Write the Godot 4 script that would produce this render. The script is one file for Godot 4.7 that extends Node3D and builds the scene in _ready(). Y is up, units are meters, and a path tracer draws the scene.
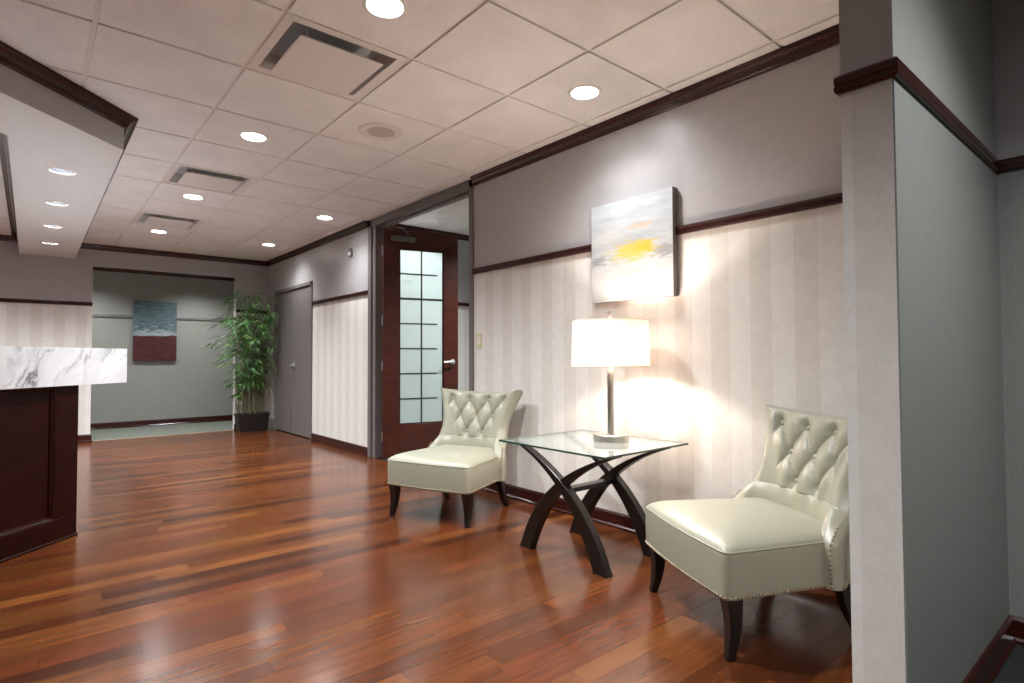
extends Node3D

# ---------- measures of the place (metres) ----------
const CAM_H := 1.036
const CEIL := 2.514          # ceiling height
const XW := 2.754            # face of the right wall
const ZB := -9.0             # face of the back wall
const TILE := 0.6096
const TX0 := 0.196           # a ceiling grid line across x
const TZ0 := -2.4345         # a ceiling grid line across z
const RAIL := 1.716          # underside of the chair rail
const XL := -3.2             # left wall
const ZN := 2.2              # wall behind the camera
const SOF := 2.30            # underside of the soffit

var M := {}
var rng := RandomNumberGenerator.new()
var taken := {}

func _ready():
	rng.seed = 20240611
	# ---- camera
	var cam := Camera3D.new()
	cam.name = "camera"
	add_child(cam)
	cam.position = Vector3(0, CAM_H, 0)
	cam.rotation_order = EULER_ORDER_YXZ
	cam.rotation_degrees = Vector3(1.6252, -40.1312, -0.2273)
	cam.fov = 61.68
	cam.near = 0.05
	cam.far = 60.0
	cam.current = true
	# ---- environment: a closed room, no sky in view
	var env := Environment.new()
	env.background_mode = Environment.BG_COLOR
	env.background_color = Color(0, 0, 0)
	env.tonemap_mode = Environment.TONE_MAPPER_LINEAR
	env.tonemap_exposure = 1.95
	env.sdfgi_enabled = true
	env.ssao_enabled = true
	env.ssil_enabled = true
	var we := WorldEnvironment.new()
	we.name = "environment"
	we.environment = env
	add_child(we)

	make_materials()
	build_floor()
	build_ceiling()
	build_walls()
	build_corridor()
	build_side_room()
	build_soffit()
	build_trims()
	build_doors()
	build_desk()
	build_ceiling_fittings()
	build_chairs()
	build_table()
	build_lamp()
	build_paintings()
	build_plant()
	build_small_things()

# =====================================================================
# helpers
# =====================================================================
func numbered(called):
	if not taken.has(called):
		taken[called] = 0
		return called
	taken[called] += 1
	return "%s_%03d" % [called, taken[called]]

func tag(o, label, category = "", group = "", kind = ""):
	if label != "": o.set_meta("label", label)
	if category != "": o.set_meta("category", category)
	if group != "": o.set_meta("group", group)
	if kind != "": o.set_meta("kind", kind)
	return o

func thing(called, at, turn_deg, label, category, group = "", kind = ""):
	var o := Node3D.new()
	o.name = numbered(called)
	add_child(o)
	o.position = at
	o.rotation_degrees.y = turn_deg
	return tag(o, label, category, group, kind)

func new_st():
	var s := SurfaceTool.new()
	s.begin(Mesh.PRIMITIVE_TRIANGLES)
	return s

func part(called, s, m, parent):
	var mi := MeshInstance3D.new()
	mi.name = called
	if s is SurfaceTool:
		s.set_material(m)
		mi.mesh = s.commit()
	else:
		mi.mesh = s
		mi.material_override = m
	parent.add_child(mi, true)
	return mi

func tri(s, a, b, c, na, nb, nc, ua = Vector2.ZERO, ub = Vector2.ZERO, uc = Vector2.ZERO):
	# front faces run clockwise
	var n = na + nb + nc
	if (b - a).cross(c - a).dot(n) > 0.0:
		var t = b; b = c; c = t
		t = nb; nb = nc; nc = t
		t = ub; ub = uc; uc = t
	s.set_normal(na); s.set_uv(ua); s.add_vertex(a)
	s.set_normal(nb); s.set_uv(ub); s.add_vertex(b)
	s.set_normal(nc); s.set_uv(uc); s.add_vertex(c)

func quad(s, a, b, c, d, n, ua = Vector2.ZERO, ub = Vector2.ZERO, uc = Vector2.ZERO, ud = Vector2.ZERO):
	tri(s, a, b, c, n, n, n, ua, ub, uc)
	tri(s, a, c, d, n, n, n, ua, uc, ud)

func flat_quad(s, a, b, c, d, outward):
	var n = (b - a).cross(c - a)
	if n.length() < 1e-12: n = (c - a).cross(d - a)
	n = n.normalized()
	if n.dot(outward) < 0.0: n = -n
	quad(s, a, b, c, d, n)

# chamfered box between lo and hi
func box(s, lo, hi, r = 0.0):
	var c = (lo + hi) * 0.5
	var h = (hi - lo) * 0.5
	if r <= 0.0:
		for ax in 3:
			for sg in [-1.0, 1.0]:
				var n = Vector3.ZERO; n[ax] = sg
				var u = (ax + 1) % 3
				var v = (ax + 2) % 3
				var q = []
				for k in [[-1, -1], [1, -1], [1, 1], [-1, 1]]:
					var p = c
					p[ax] += sg * h[ax]; p[u] += k[0] * h[u]; p[v] += k[1] * h[v]
					q.append(p)
				quad(s, q[0], q[1], q[2], q[3], n)
		return
	r = min(r, min(h.x, min(h.y, h.z)) * 0.98)
	for ax in 3:
		var u = (ax + 1) % 3
		var v = (ax + 2) % 3
		for sg in [-1.0, 1.0]:
			var n = Vector3.ZERO; n[ax] = sg
			var q = []
			for k in [[-1, -1], [1, -1], [1, 1], [-1, 1]]:
				var p = c
				p[ax] += sg * h[ax]; p[u] += k[0] * (h[u] - r); p[v] += k[1] * (h[v] - r)
				q.append(p)
			quad(s, q[0], q[1], q[2], q[3], n)
		# edges running along ax
		for su in [-1.0, 1.0]:
			for sv in [-1.0, 1.0]:
				var n = Vector3.ZERO; n[u] = su; n[v] = sv
				var a = c; var b = c
				a[u] += su * h[u]; a[v] += sv * (h[v] - r)
				b[u] += su * (h[u] - r); b[v] += sv * h[v]
				var a0 = a; var a1 = a; var b0 = b; var b1 = b
				a0[ax] -= h[ax] - r; a1[ax] += h[ax] - r
				b0[ax] -= h[ax] - r; b1[ax] += h[ax] - r
				quad(s, a0, a1, b1, b0, n.normalized())
	for sx in [-1.0, 1.0]:
		for sy in [-1.0, 1.0]:
			for sz in [-1.0, 1.0]:
				var n = Vector3(sx, sy, sz).normalized()
				tri(s, c + Vector3(sx * h.x, sy * (h.y - r), sz * (h.z - r)), c + Vector3(sx * (h.x - r), sy * h.y, sz * (h.z - r)), c + Vector3(sx * (h.x - r), sy * (h.y - r), sz * h.z), n, n, n)

func box_part(called, lo, hi, m, parent, r = 0.0):
	var s = new_st()
	box(s, lo, hi, r)
	return part(called, s, m, parent)

# profile: [Vector2(radius, height)], turned round a vertical axis through at
func lathe(s, profile, segs, at = Vector3.ZERO):
	for k in profile.size() - 1:
		var p = profile[k]
		var q = profile[k + 1]
		var d = q - p
		var n2 = Vector2(d.y, -d.x).normalized()
		for i in segs:
			var a0 = TAU * i / segs
			var a1 = TAU * (i + 1) / segs
			var d0 = Vector3(cos(a0), 0, sin(a0))
			var d1 = Vector3(cos(a1), 0, sin(a1))
			var n0 = d0 * n2.x + Vector3.UP * n2.y
			var n1 = d1 * n2.x + Vector3.UP * n2.y
			var A = at + d0 * p.x + Vector3.UP * p.y
			var B = at + d1 * p.x + Vector3.UP * p.y
			var C = at + d1 * q.x + Vector3.UP * q.y
			var D = at + d0 * q.x + Vector3.UP * q.y
			if p.x > 1e-6: tri(s, A, B, C, n0, n1, n1)
			if q.x > 1e-6: tri(s, A, C, D, n0, n1, n0)

func tube(s, pts, radii, segs = 8, closed = false):
	var n = pts.size()
	var rings = []
	var up = Vector3.UP
	for i in n:
		var t
		if closed: t = pts[(i + 1) % n] - pts[(i + n - 1) % n]
		elif i == 0: t = pts[1] - pts[0]
		elif i == n - 1: t = pts[n - 1] - pts[n - 2]
		else: t = pts[i + 1] - pts[i - 1]
		t = t.normalized()
		var ref = up if absf(t.dot(up)) < 0.9 else Vector3.RIGHT
		var x = t.cross(ref).normalized()
		var y = x.cross(t).normalized()
		var r = radii if not (radii is Array) else radii[i]
		var ring = []
		for k in segs:
			var a = TAU * k / segs
			var d = x * cos(a) + y * sin(a)
			ring.append([pts[i] + d * r, d])
		rings.append(ring)
	var last = n if closed else n - 1
	for i in last:
		var A = rings[i]
		var B = rings[(i + 1) % n]
		for k in segs:
			var k1 = (k + 1) % segs
			tri(s, A[k][0], A[k1][0], B[k1][0], A[k][1], A[k1][1], B[k1][1])
			tri(s, A[k][0], B[k1][0], B[k][0], A[k][1], B[k1][1], B[k][1])
	if not closed:
		for e in [0, n - 1]:
			var nn = (pts[0] - pts[1]).normalized() if e == 0 else (pts[n - 1] - pts[n - 2]).normalized()
			for k in segs:
				tri(s, pts[e], rings[e][k][0], rings[e][(k + 1) % segs][0], nn, nn, nn)

# rectangular bar swept along a curve lying in a plane with normal "across"
func sweep_rect(s, pts, wide, deep, across, low = -10.0):
	var n = pts.size()
	var q = []
	for i in n:
		var t = pts[min(i + 1, n - 1)] - pts[max(i - 1, 0)]
		t = t.normalized()
		var nn = across.cross(t).normalized()
		var w = (wide[i] if wide is Array else wide) * 0.5
		var d = (deep[i] if deep is Array else deep) * 0.5
		var c = 0.12
		var ring = []
		for k in [[1, 1 - c], [1 - c, 1], [-1 + c, 1], [-1, 1 - c], [-1, -1 + c], [-1 + c, -1], [1 - c, -1], [1, -1 + c]]:
			var rp = pts[i] + nn * w * k[0] + across * d * k[1]
			rp.y = maxf(rp.y, low)
			ring.append(rp)
		q.append([ring, pts[i]])
	for i in n - 1:
		for k in 8:
			var A = q[i][0][k]
			var B = q[i][0][(k + 1) % 8]
			var C = q[i + 1][0][(k + 1) % 8]
			var D = q[i + 1][0][k]
			flat_quad(s, A, B, C, D, (A + B + C + D) * 0.25 - (q[i][1] + q[i + 1][1]) * 0.5)
	for e in [0, n - 1]:
		var nn = (pts[0] - pts[1]).normalized() if e == 0 else (pts[n - 1] - pts[n - 2]).normalized()
		for k in 8:
			tri(s, pts[e], q[e][0][k], q[e][0][(k + 1) % 8], nn, nn, nn)

# flat polygon (x, z) pulled up from y0 to y1
func prism(s, poly, y0, y1):
	var pp = PackedVector2Array(poly)
	var idx = Geometry2D.triangulate_polygon(pp)
	for k in range(0, idx.size(), 3):
		for e in [[y0, Vector3.DOWN], [y1, Vector3.UP]]:
			var v = []
			for j in 3:
				var p = pp[idx[k + j]]
				v.append(Vector3(p.x, e[0], p.y))
			tri(s, v[0], v[1], v[2], e[1], e[1], e[1])
	var area = 0.0
	for i in pp.size():
		var a = pp[i]; var b = pp[(i + 1) % pp.size()]
		area += a.x * b.y - b.x * a.y
	for i in pp.size():
		var a = pp[i]; var b = pp[(i + 1) % pp.size()]
		var d = (b - a).normalized()
		var n = Vector3(d.y, 0, -d.x) * signf(area)
		quad(s, Vector3(a.x, y0, a.y), Vector3(b.x, y0, b.y), Vector3(b.x, y1, b.y), Vector3(a.x, y1, a.y), n)

# moulding: profile [Vector2(out from wall, height)] run from A to B; out = direction it stands out; ma, mb: how far an end runs on per metre stood out
func moulding(s, profile, A, B, out, ma = 0.0, mb = 0.0):
	var dir = (B - A).normalized()
	var n = profile.size()
	for k in n:
		var p = profile[k]
		var q = profile[(k + 1) % n]
		var a0 = A + out * p.x + Vector3.UP * p.y - dir * ma * p.x
		var a1 = A + out * q.x + Vector3.UP * q.y - dir * ma * q.x
		var b0 = B + out * p.x + Vector3.UP * p.y + dir * mb * p.x
		var b1 = B + out * q.x + Vector3.UP * q.y + dir * mb * q.x
		var d = q - p
		var nn = (out * d.y - Vector3.UP * d.x).normalized()
		var L = (B - A).length()
		quad(s, a0, a1, b1, b0, nn, Vector2(0, p.y * 4.0 + p.x * 4.0), Vector2(0, q.y * 4.0 + q.x * 4.0), Vector2(L, q.y * 4.0 + q.x * 4.0), Vector2(L, p.y * 4.0 + p.x * 4.0))
	for e in 2:
		var c = A if e == 0 else B
		var sg = -ma if e == 0 else mb
		var nn = -dir if e == 0 else dir
		var pts = PackedVector2Array(profile)
		var idx = Geometry2D.triangulate_polygon(pts)
		for k in range(0, idx.size(), 3):
			var v = []
			for j in 3:
				var p = pts[idx[k + j]]
				v.append(c + out * p.x + Vector3.UP * p.y + dir * sg * p.x)
			tri(s, v[0], v[1], v[2], nn, nn, nn)

const CROWN := [Vector2(0.0000, -0.0686), Vector2(0.0089, -0.0686), Vector2(0.0104, -0.0608), Vector2(0.0163, -0.0577), Vector2(0.0192, -0.0452), Vector2(0.0266, -0.0281), Vector2(0.0370, -0.0172), Vector2(0.0400, -0.0094), Vector2(0.0474, -0.0078), Vector2(0.0474, -0.0008), Vector2(0.0000, -0.0008)]
const RAILP := [Vector2(0, 0), Vector2(0.014, 0), Vector2(0.022, 0.006), Vector2(0.022, 0.014), Vector2(0.018, 0.018), Vector2(0.018, 0.026), Vector2(0.024, 0.031), Vector2(0.022, 0.042), Vector2(0.012, 0.047), Vector2(0, 0.047)]
const STUBP := [Vector2(0, 0), Vector2(0.007, 0), Vector2(0.012, 0.006), Vector2(0.012, 0.018), Vector2(0.0095, 0.021), Vector2(0.012, 0.024), Vector2(0.012, 0.041), Vector2(0.007, 0.047), Vector2(0, 0.047)]
const BASEP := [Vector2(0, 0.001), Vector2(0.022, 0.001), Vector2(0.022, 0.012), Vector2(0.015, 0.02), Vector2(0.013, 0.08), Vector2(0.006, 0.092), Vector2(0, 0.092)]

func trim(called, profile, A, B, out, m, label, ma = 0.0, mb = 0.0):
	var s = new_st()
	moulding(s, profile, A, B, out, ma, mb)
	var o = part(numbered(called), s, m, self)
	return tag(o, label, "trim", "", "structure")

# =====================================================================
# materials
# =====================================================================
func mat(c, rough = 0.6, metal = 0.0):
	var m := StandardMaterial3D.new()
	m.albedo_color = c
	m.roughness = rough
	m.metallic = metal
	return m

func noise(f, seed_, oct = 4, type = FastNoiseLite.TYPE_SIMPLEX_SMOOTH):
	var n := FastNoiseLite.new()
	n.noise_type = type
	n.seed = seed_
	n.frequency = f
	n.fractal_octaves = oct
	return n

func tex(img):
	img.generate_mipmaps()
	return ImageTexture.create_from_image(img)

func world_map(m, scale):
	m.uv1_triplanar = true
	m.uv1_world_triplanar = true
	m.uv1_scale = scale
	m.uv1_triplanar_sharpness = 8.0

func make_materials():
	# striped wallpaper, 0.109 m stripes, eight to a picture
	var W := 512
	var im := Image.create(W, W, false, Image.FORMAT_RGB8)
	var rough := Image.create(W, W, false, Image.FORMAT_RGB8)
	var n1 = noise(0.35, 3, 3)
	var n2 = noise(0.02, 5, 3)
	for y in W:
		for x in W:
			var k = int(x * 8.0 / W)
			var f = n1.get_noise_2d(x * 2.2, y * 0.16) * 0.035 + n2.get_noise_2d(x, y) * 0.02
			var c = Color(0.822, 0.803, 0.775) if k % 2 == 0 else Color(0.857, 0.843, 0.82)
			im.set_pixel(x, y, Color(c.r + f, c.g + f, c.b + f))
			var r = 0.75 if k % 2 == 0 else 0.62
			rough.set_pixel(x, y, Color(r, r, r))
	M.paper = mat(Color.WHITE, 1.0)
	M.paper.albedo_texture = tex(im)
	M.paper.roughness_texture = tex(rough)
	world_map(M.paper, Vector3(1, 1, 1) / 0.872)
	# painted wall: faint roller mottling
	im = Image.create(256, 256, false, Image.FORMAT_RGB8)
	n1 = noise(0.05, 11, 4)
	n2 = noise(0.4, 12, 2)
	for y in 256:
		for x in 256:
			var f = 0.965 + n1.get_noise_2d(x, y) * 0.02 + n2.get_noise_2d(x, y) * 0.02
			im.set_pixel(x, y, Color(f, f, f))
	var mott = tex(im)
	M.paint = mat(Color(0.675, 0.66, 0.657), 0.35)
	M.paint.albedo_texture = mott
	world_map(M.paint, Vector3(1, 1, 1) * 0.9)
	M.white_paint = mat(Color(0.84, 0.83, 0.82), 0.6)
	M.white_paint.albedo_texture = mott
	world_map(M.white_paint, Vector3(1, 1, 1) * 0.9)
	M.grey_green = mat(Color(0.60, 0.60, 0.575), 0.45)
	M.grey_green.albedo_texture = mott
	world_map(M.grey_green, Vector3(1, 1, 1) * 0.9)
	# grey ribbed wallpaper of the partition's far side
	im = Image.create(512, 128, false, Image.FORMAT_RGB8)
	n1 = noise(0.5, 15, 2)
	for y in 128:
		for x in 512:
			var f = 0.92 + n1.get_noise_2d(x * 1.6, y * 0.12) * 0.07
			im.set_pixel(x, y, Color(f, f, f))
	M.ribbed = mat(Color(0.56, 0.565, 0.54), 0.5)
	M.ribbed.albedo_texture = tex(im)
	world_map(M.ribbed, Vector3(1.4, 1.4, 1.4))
	# ceiling tiles
	im = Image.create(256, 256, false, Image.FORMAT_RGB8)
	n1 = noise(0.25, 21, 3)
	n2 = noise(0.015, 22, 3)
	for y in 256:
		for x in 256:
			var f = 0.965 + n1.get_noise_2d(x, y) * 0.03 + n2.get_noise_2d(x, y) * 0.03
			im.set_pixel(x, y, Color(f, f * 0.995, f * 0.985))
	M.tile = mat(Color(0.925, 0.91, 0.905), 0.9)
	M.tile.albedo_texture = tex(im)
	world_map(M.tile, Vector3(1, 1, 1) * 0.8)
	M.tbar = mat(Color(0.86, 0.84, 0.81), 0.6)
	# floor boards: one grain, several stains
	im = Image.create(1024, 256, false, Image.FORMAT_RGB8)
	n1 = noise(0.012, 31, 4)
	n2 = noise(0.25, 32, 3)
	var n3 = noise(0.6, 33, 2)
	for y in 256:
		for x in 1024:
			var a = n1.get_noise_2d(x * 0.25, y * 2.2)
			var b = n2.get_noise_2d(x * 0.03, y * 1.0)
			var c = n3.get_noise_2d(x * 0.12, y * 1.6)
			var f = 0.86 + a * 0.13 + b * 0.04 + c * 0.03
			im.set_pixel(x, y, Color(clampf(f, 0, 1), clampf(f * 0.985, 0, 1), clampf(f * 0.96, 0, 1)))
	var grain = tex(im)
	M.board = []
	for c in [Color(0.405, 0.216, 0.106), Color(0.438, 0.242, 0.121), Color(0.367, 0.192, 0.094), Color(0.466, 0.265, 0.130), Color(0.333, 0.167, 0.081), Color(0.424, 0.213, 0.103), Color(0.504, 0.295, 0.142), Color(0.290, 0.147, 0.076), Color(0.419, 0.239, 0.111), Color(0.381, 0.194, 0.098)]:
		var m = mat(c, 0.2)
		m.albedo_texture = grain
		M.board.append(m)
	M.subfloor = mat(Color(0.16, 0.08, 0.05), 0.8)
	# dark cherry wood
	im = Image.create(512, 256, false, Image.FORMAT_RGB8)
	n1 = noise(0.02, 41, 4)
	n2 = noise(0.3, 42, 2)
	for y in 256:
		for x in 512:
			var f = 0.84 + n1.get_noise_2d(x * 0.2, y * 2.0) * 0.16 + n2.get_noise_2d(x * 0.06, y) * 0.1
			im.set_pixel(x, y, Color(clampf(f, 0, 1), clampf(f * 0.97, 0, 1), clampf(f * 0.95, 0, 1)))
	var dgrain = tex(im)
	M.trim = mat(Color(0.25, 0.095, 0.075), 0.22)
	M.trim.albedo_texture = dgrain
	M.cherry = mat(Color(0.36, 0.155, 0.105), 0.35)
	M.cherry.albedo_texture = dgrain
	M.cherry.uv1_triplanar = true
	M.cherry.uv1_scale = Vector3(1.2, 1.2, 1.2)
	M.mahogany = mat(Color(0.18, 0.055, 0.042), 0.3)
	M.mahogany.metallic_specular = 0.3
	M.mahogany.albedo_texture = dgrain
	M.mahogany.uv1_triplanar = true
	M.mahogany.uv1_scale = Vector3(1.0, 1.0, 1.0)
	M.espresso = mat(Color(0.085, 0.06, 0.055), 0.32)
	# metals, plastics
	M.nickel = mat(Color(0.80, 0.78, 0.75), 0.32, 1.0)
	M.steel = mat(Color(0.82, 0.82, 0.82), 0.32, 1.0)
	M.chrome = mat(Color(0.93, 0.93, 0.93), 0.3, 0.75)
	M.brass = mat(Color(0.72, 0.67, 0.57), 0.35, 1.0)
	M.frame_grey = mat(Color(0.41, 0.385, 0.375), 0.42)
	M.door_grey = mat(Color(0.43, 0.405, 0.39), 0.45)
	M.white_plastic = mat(Color(0.88, 0.86, 0.83), 0.5)
	M.almond = mat(Color(0.80, 0.76, 0.62), 0.45)
	M.vent_grey = mat(Color(0.78, 0.765, 0.75), 0.5)
	M.vent_white = mat(Color(0.85, 0.82, 0.80), 0.5)
	M.duct = mat(Color(0.72, 0.73, 0.73), 0.7)
	M.grille = mat(Color(0.72, 0.67, 0.63), 0.7)
	M.reflector = mat(Color(0.85, 0.86, 0.88), 0.18, 1.0)
	M.black = mat(Color(0.03, 0.03, 0.03), 0.5)
	M.lens = mat(Color(0.95, 0.95, 0.95), 0.4)
	M.lens.emission_enabled = true
	M.lens.emission = Color(0.96, 0.98, 1.0)
	M.lens.emission_energy_multiplier = 45.0
	M.bulb = mat(Color(1, 1, 1), 0.4)
	M.bulb.emission_enabled = true
	M.bulb.emission = Color(1.0, 0.92, 0.85)
	M.bulb.emission_energy_multiplier = 6.0
	# leather
	im = Image.create(256, 256, false, Image.FORMAT_RGB8)
	n1 = noise(0.12, 51, 3, FastNoiseLite.TYPE_CELLULAR)
	for y in 256:
		for x in 256:
			var f = clampf(0.5 + n1.get_noise_2d(x, y) * 0.5, 0, 1)
			im.set_pixel(x, y, Color(f, f, f))
	M.leather = mat(Color(0.605, 0.60, 0.53), 0.34)
	M.leather.uv1_triplanar = true
	M.leather.uv1_scale = Vector3(6, 6, 6)
	im.bump_map_to_normal_map(2.0)
	M.leather.normal_enabled = true
	M.leather.normal_texture = tex(im)
	M.leather.normal_scale = 0.12
	# marble
	im = Image.create(1024, 512, false, Image.FORMAT_RGB8)
	n1 = noise(0.004, 61, 4)
	n2 = noise(0.010, 62, 4)
	n3 = noise(0.004, 63, 3)
	var n4 = noise(0.05, 64, 3)
	for y in 512:
		for x in 1024:
			var al = x * 0.83 - y * 0.56
			var ac = x * 0.56 + y * 0.83
			ac += n1.get_noise_2d(x, y) * 55.0 + n4.get_noise_2d(x, y) * 9.0
			var t = absf(n2.get_noise_2d(al * 0.16, ac * 0.75))
			var vein = pow(1.0 - clampf(t * 5.0, 0, 1), 2.2)
			var cloud = clampf(0.45 + n3.get_noise_2d(al * 0.5, ac * 1.6) * 1.4, 0, 1)
			var f = 0.90 - cloud * 0.06 - vein * (0.05 + 0.33 * cloud * cloud)
			im.set_pixel(x, y, Color(f, f, f * 1.008))
	M.marble = mat(Color(1, 1, 1), 0.2)
	M.marble.albedo_texture = tex(im)
	M.marble.uv1_triplanar = true
	M.marble.uv1_scale = Vector3(1.1, 1.1, 1.1)
	# carpets
	im = Image.create(256, 256, false, Image.FORMAT_RGB8)
	n1 = noise(0.5, 71, 2)
	n2 = noise(0.03, 72, 3)
	for y in 256:
		for x in 256:
			var f = 0.82 + n1.get_noise_2d(x, y) * 0.2 + n2.get_noise_2d(x, y) * 0.08
			im.set_pixel(x, y, Color(f, f, f))
	var pile = tex(im)
	M.green_carpet = mat(Color(0.46, 0.475, 0.425), 0.95)
	M.green_carpet.albedo_texture = pile
	world_map(M.green_carpet, Vector3(1, 1, 1) * 2.0)
	M.dark_carpet = mat(Color(0.13, 0.13, 0.13), 0.95)
	M.dark_carpet.albedo_texture = pile
	world_map(M.dark_carpet, Vector3(1, 1, 1) * 2.0)
	# glass
	M.glass = mat(Color(0.80, 0.92, 0.87, 0.08), 0.02)
	M.glass.transparency = BaseMaterial3D.TRANSPARENCY_ALPHA
	M.glass_edge = mat(Color(0.10, 0.26, 0.21, 0.72), 0.1)
	M.glass_edge.transparency = BaseMaterial3D.TRANSPARENCY_ALPHA
	M.frosted = mat(Color(0.80, 0.845, 0.835), 0.3)
	M.frosted.backlight_enabled = true
	M.frosted.backlight = Color(0.93, 0.96, 0.95)
	M.muntin = mat(Color(0.20, 0.21, 0.205), 0.3)
	# lampshade
	im = Image.create(512, 64, false, Image.FORMAT_RGB8)
	n1 = noise(0.9, 81, 1)
	for y in 64:
		for x in 512:
			var f = 0.95 + n1.get_noise_2d(x, y * 0.1) * 0.05
			im.set_pixel(x, y, Color(f, f, f))
	M.shade = mat(Color(0.94, 0.91, 0.885), 0.85)
	M.shade.albedo_texture = tex(im)
	M.shade.backlight_enabled = true
	M.shade.backlight = Color(0.60, 0.53, 0.47)
	# plant
	M.leaf = mat(Color(1, 1, 1), 0.38)
	M.leaf.vertex_color_use_as_albedo = true
	M.leaf.backlight_enabled = true
	M.leaf.backlight = Color(0.45, 0.5, 0.35)
	M.cane = mat(Color(0.42, 0.43, 0.27), 0.45)
	M.cane_node = mat(Color(0.30, 0.29, 0.17), 0.6)
	M.planter = mat(Color(0.10, 0.062, 0.052), 0.5)
	M.soil = mat(Color(0.12, 0.09, 0.065), 0.95)

# =====================================================================
# setting
# =====================================================================
func box_shell(called, parts_, label, category):
	# a piece of the setting: parts_ = [[name, lo, hi, material], ...]
	var o = thing(called, Vector3.ZERO, 0, label, category, "", "structure")
	for p in parts_:
		box_part(p[0], p[1], p[2], p[3], o)
	return o

func wall_seg(o, lo, hi, low_m, up_m):
	# a length of wall: paper below the rail, paint above
	if lo.y < RAIL and hi.y > RAIL:
		box_part("lower_wallpaper", lo, Vector3(hi.x, RAIL + 0.02, hi.z), low_m, o)
		box_part("upper_paint", Vector3(lo.x, RAIL + 0.02, lo.z), hi, up_m, o)
	elif hi.y <= RAIL:
		box_part("lower_wallpaper", lo, hi, low_m, o)
	else:
		box_part("upper_paint", lo, hi, up_m, o)

func plank_into(s, x0, x1, z0, z1, uo, vo):
	var g = 0.0002
	var b = 0.0003
	x0 += g; x1 -= g; z0 += g; z1 -= g
	var us = 1.0 / 1.3
	var vs = 1.0 / 0.30
	var P = [Vector3(x0 + b, 0, z0 + b), Vector3(x1 - b, 0, z0 + b), Vector3(x1 - b, 0, z1 - b), Vector3(x0 + b, 0, z1 - b)]
	var Q = [Vector3(x0, -0.0012, z0), Vector3(x1, -0.0012, z0), Vector3(x1, -0.0012, z1), Vector3(x0, -0.0012, z1)]
	var uv = []
	for p in P: uv.append(Vector2((p.x - x0) * us + uo, (p.z - z0) * vs + vo))
	quad(s, P[0], P[1], P[2], P[3], Vector3.UP, uv[0], uv[1], uv[2], uv[3])
	var outs = [Vector3(0, 0, -1), Vector3(1, 0, 0), Vector3(0, 0, 1), Vector3(-1, 0, 0)]
	for k in 4:
		var k1 = (k + 1) % 4
		quad(s, P[k], P[k1], Q[k1], Q[k], (outs[k] + Vector3.UP * 0.25).normalized(), uv[k], uv[k1], uv[k1], uv[k])
		var R = Q[k] + Vector3.DOWN * 0.008
		var R1 = Q[k1] + Vector3.DOWN * 0.008
		quad(s, Q[k], Q[k1], R1, R, outs[k], uv[k], uv[k1], uv[k1], uv[k])

func build_floor():
	var fl = thing("floor", Vector3.ZERO, 0, "glossy reddish brown hardwood floor of narrow boards running up to the long wall", "floor", "", "structure")
	box_part("subfloor", Vector3(XL, -0.12, ZB - 0.06), Vector3(XW + 0.12, -0.0093, -0.45), M.subfloor, fl)
	var pitch := 0.0895
	var r := RandomNumberGenerator.new()
	r.seed = 77
	var all = []
	var row := 0
	var z = -0.45
	while z > ZB + 0.001:
		var z0 = maxf(z - pitch, ZB)
		var x = XL - r.randf() * 0.9
		while x < XW:
			var L = [0.55, 0.75, 0.95, 1.15, 1.35][r.randi() % 5] + r.randf() * 0.1
			var x1 = minf(x + L, XW)
			if XW - x1 < 0.2: x1 = XW
			var xa = maxf(x, XL)
			if x1 > xa + 0.02:
				var roll = r.randf()
				var k = 0
				if roll < 0.05: k = 6
				elif roll < 0.13: k = 7
				elif roll < 0.22: k = 3
				else: k = [0, 1, 2, 4, 5, 8, 9, 0, 2, 5][r.randi() % 10]
				all.append([xa, x1, z0, z, k, r.randf(), r.randf()])
			x = x1
		z -= pitch
		row += 1
	# the boards that show largest are parts of their own, the others are joined
	var basis = Basis.from_euler(Vector3(deg_to_rad(1.6252), deg_to_rad(-40.1312), 0), EULER_ORDER_YXZ)
	var order = []
	for i in all.size():
		var p = all[i]
		var shows = 0.0
		for k in 5:
			var q = Vector3(lerpf(p[0], p[1], k / 4.0), -CAM_H, (p[2] + p[3]) * 0.5)
			var v = q * basis
			if v.z < -0.5 and absf(v.x / v.z) < 0.93 and absf(v.y / v.z) < 0.62 and not (q.x < 0.2 and q.z < -4.3):
				shows += (p[1] - p[0]) / (v.z * v.z * -v.z)
		order.append([shows, i])
	order.sort_custom(func(a, b): return a[0] > b[0])
	var st_rest = []
	for k in M.board.size(): st_rest.append(new_st())
	var used = {}
	for j in order.size():
		var p = all[order[j][1]]
		if j < 298 and order[j][0] > 0.0:
			var s = new_st()
			plank_into(s, p[0], p[1], p[2], p[3], p[5], p[6])
			part("plank", s, M.board[p[4]], fl)
		else:
			plank_into(st_rest[p[4]], p[0], p[1], p[2], p[3], p[5], p[6])
			used[p[4]] = true
	var rest = ArrayMesh.new()
	for k in M.board.size():
		if used.has(k):
			st_rest[k].set_material(M.board[k])
			st_rest[k].commit(rest)
	var mi := MeshInstance3D.new()
	mi.name = "far_planks"
	mi.mesh = rest
	fl.add_child(mi, true)
	mi.set_meta("kind", "stuff")
	# dark carpet beyond the partition
	var c = box_part("carpet", Vector3(XL, -0.12, -0.45), Vector3(XW + 0.12, 0.0, ZN), M.dark_carpet, self)
	tag(c, "dark grey carpet on the near side of the partition", "carpet", "", "structure")
	# metal threshold strip in front of the corridor carpet
	var s = new_st()
	box(s, Vector3(0.60, -0.004, ZB - 0.02), Vector3(2.30, 0.003, ZB + 0.006), 0.0015)
	var th = part(numbered("trim_1"), s, M.brass, self)
	tag(th, "thin threshold strip between hardwood and green corridor carpet", "trim", "", "structure")

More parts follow.
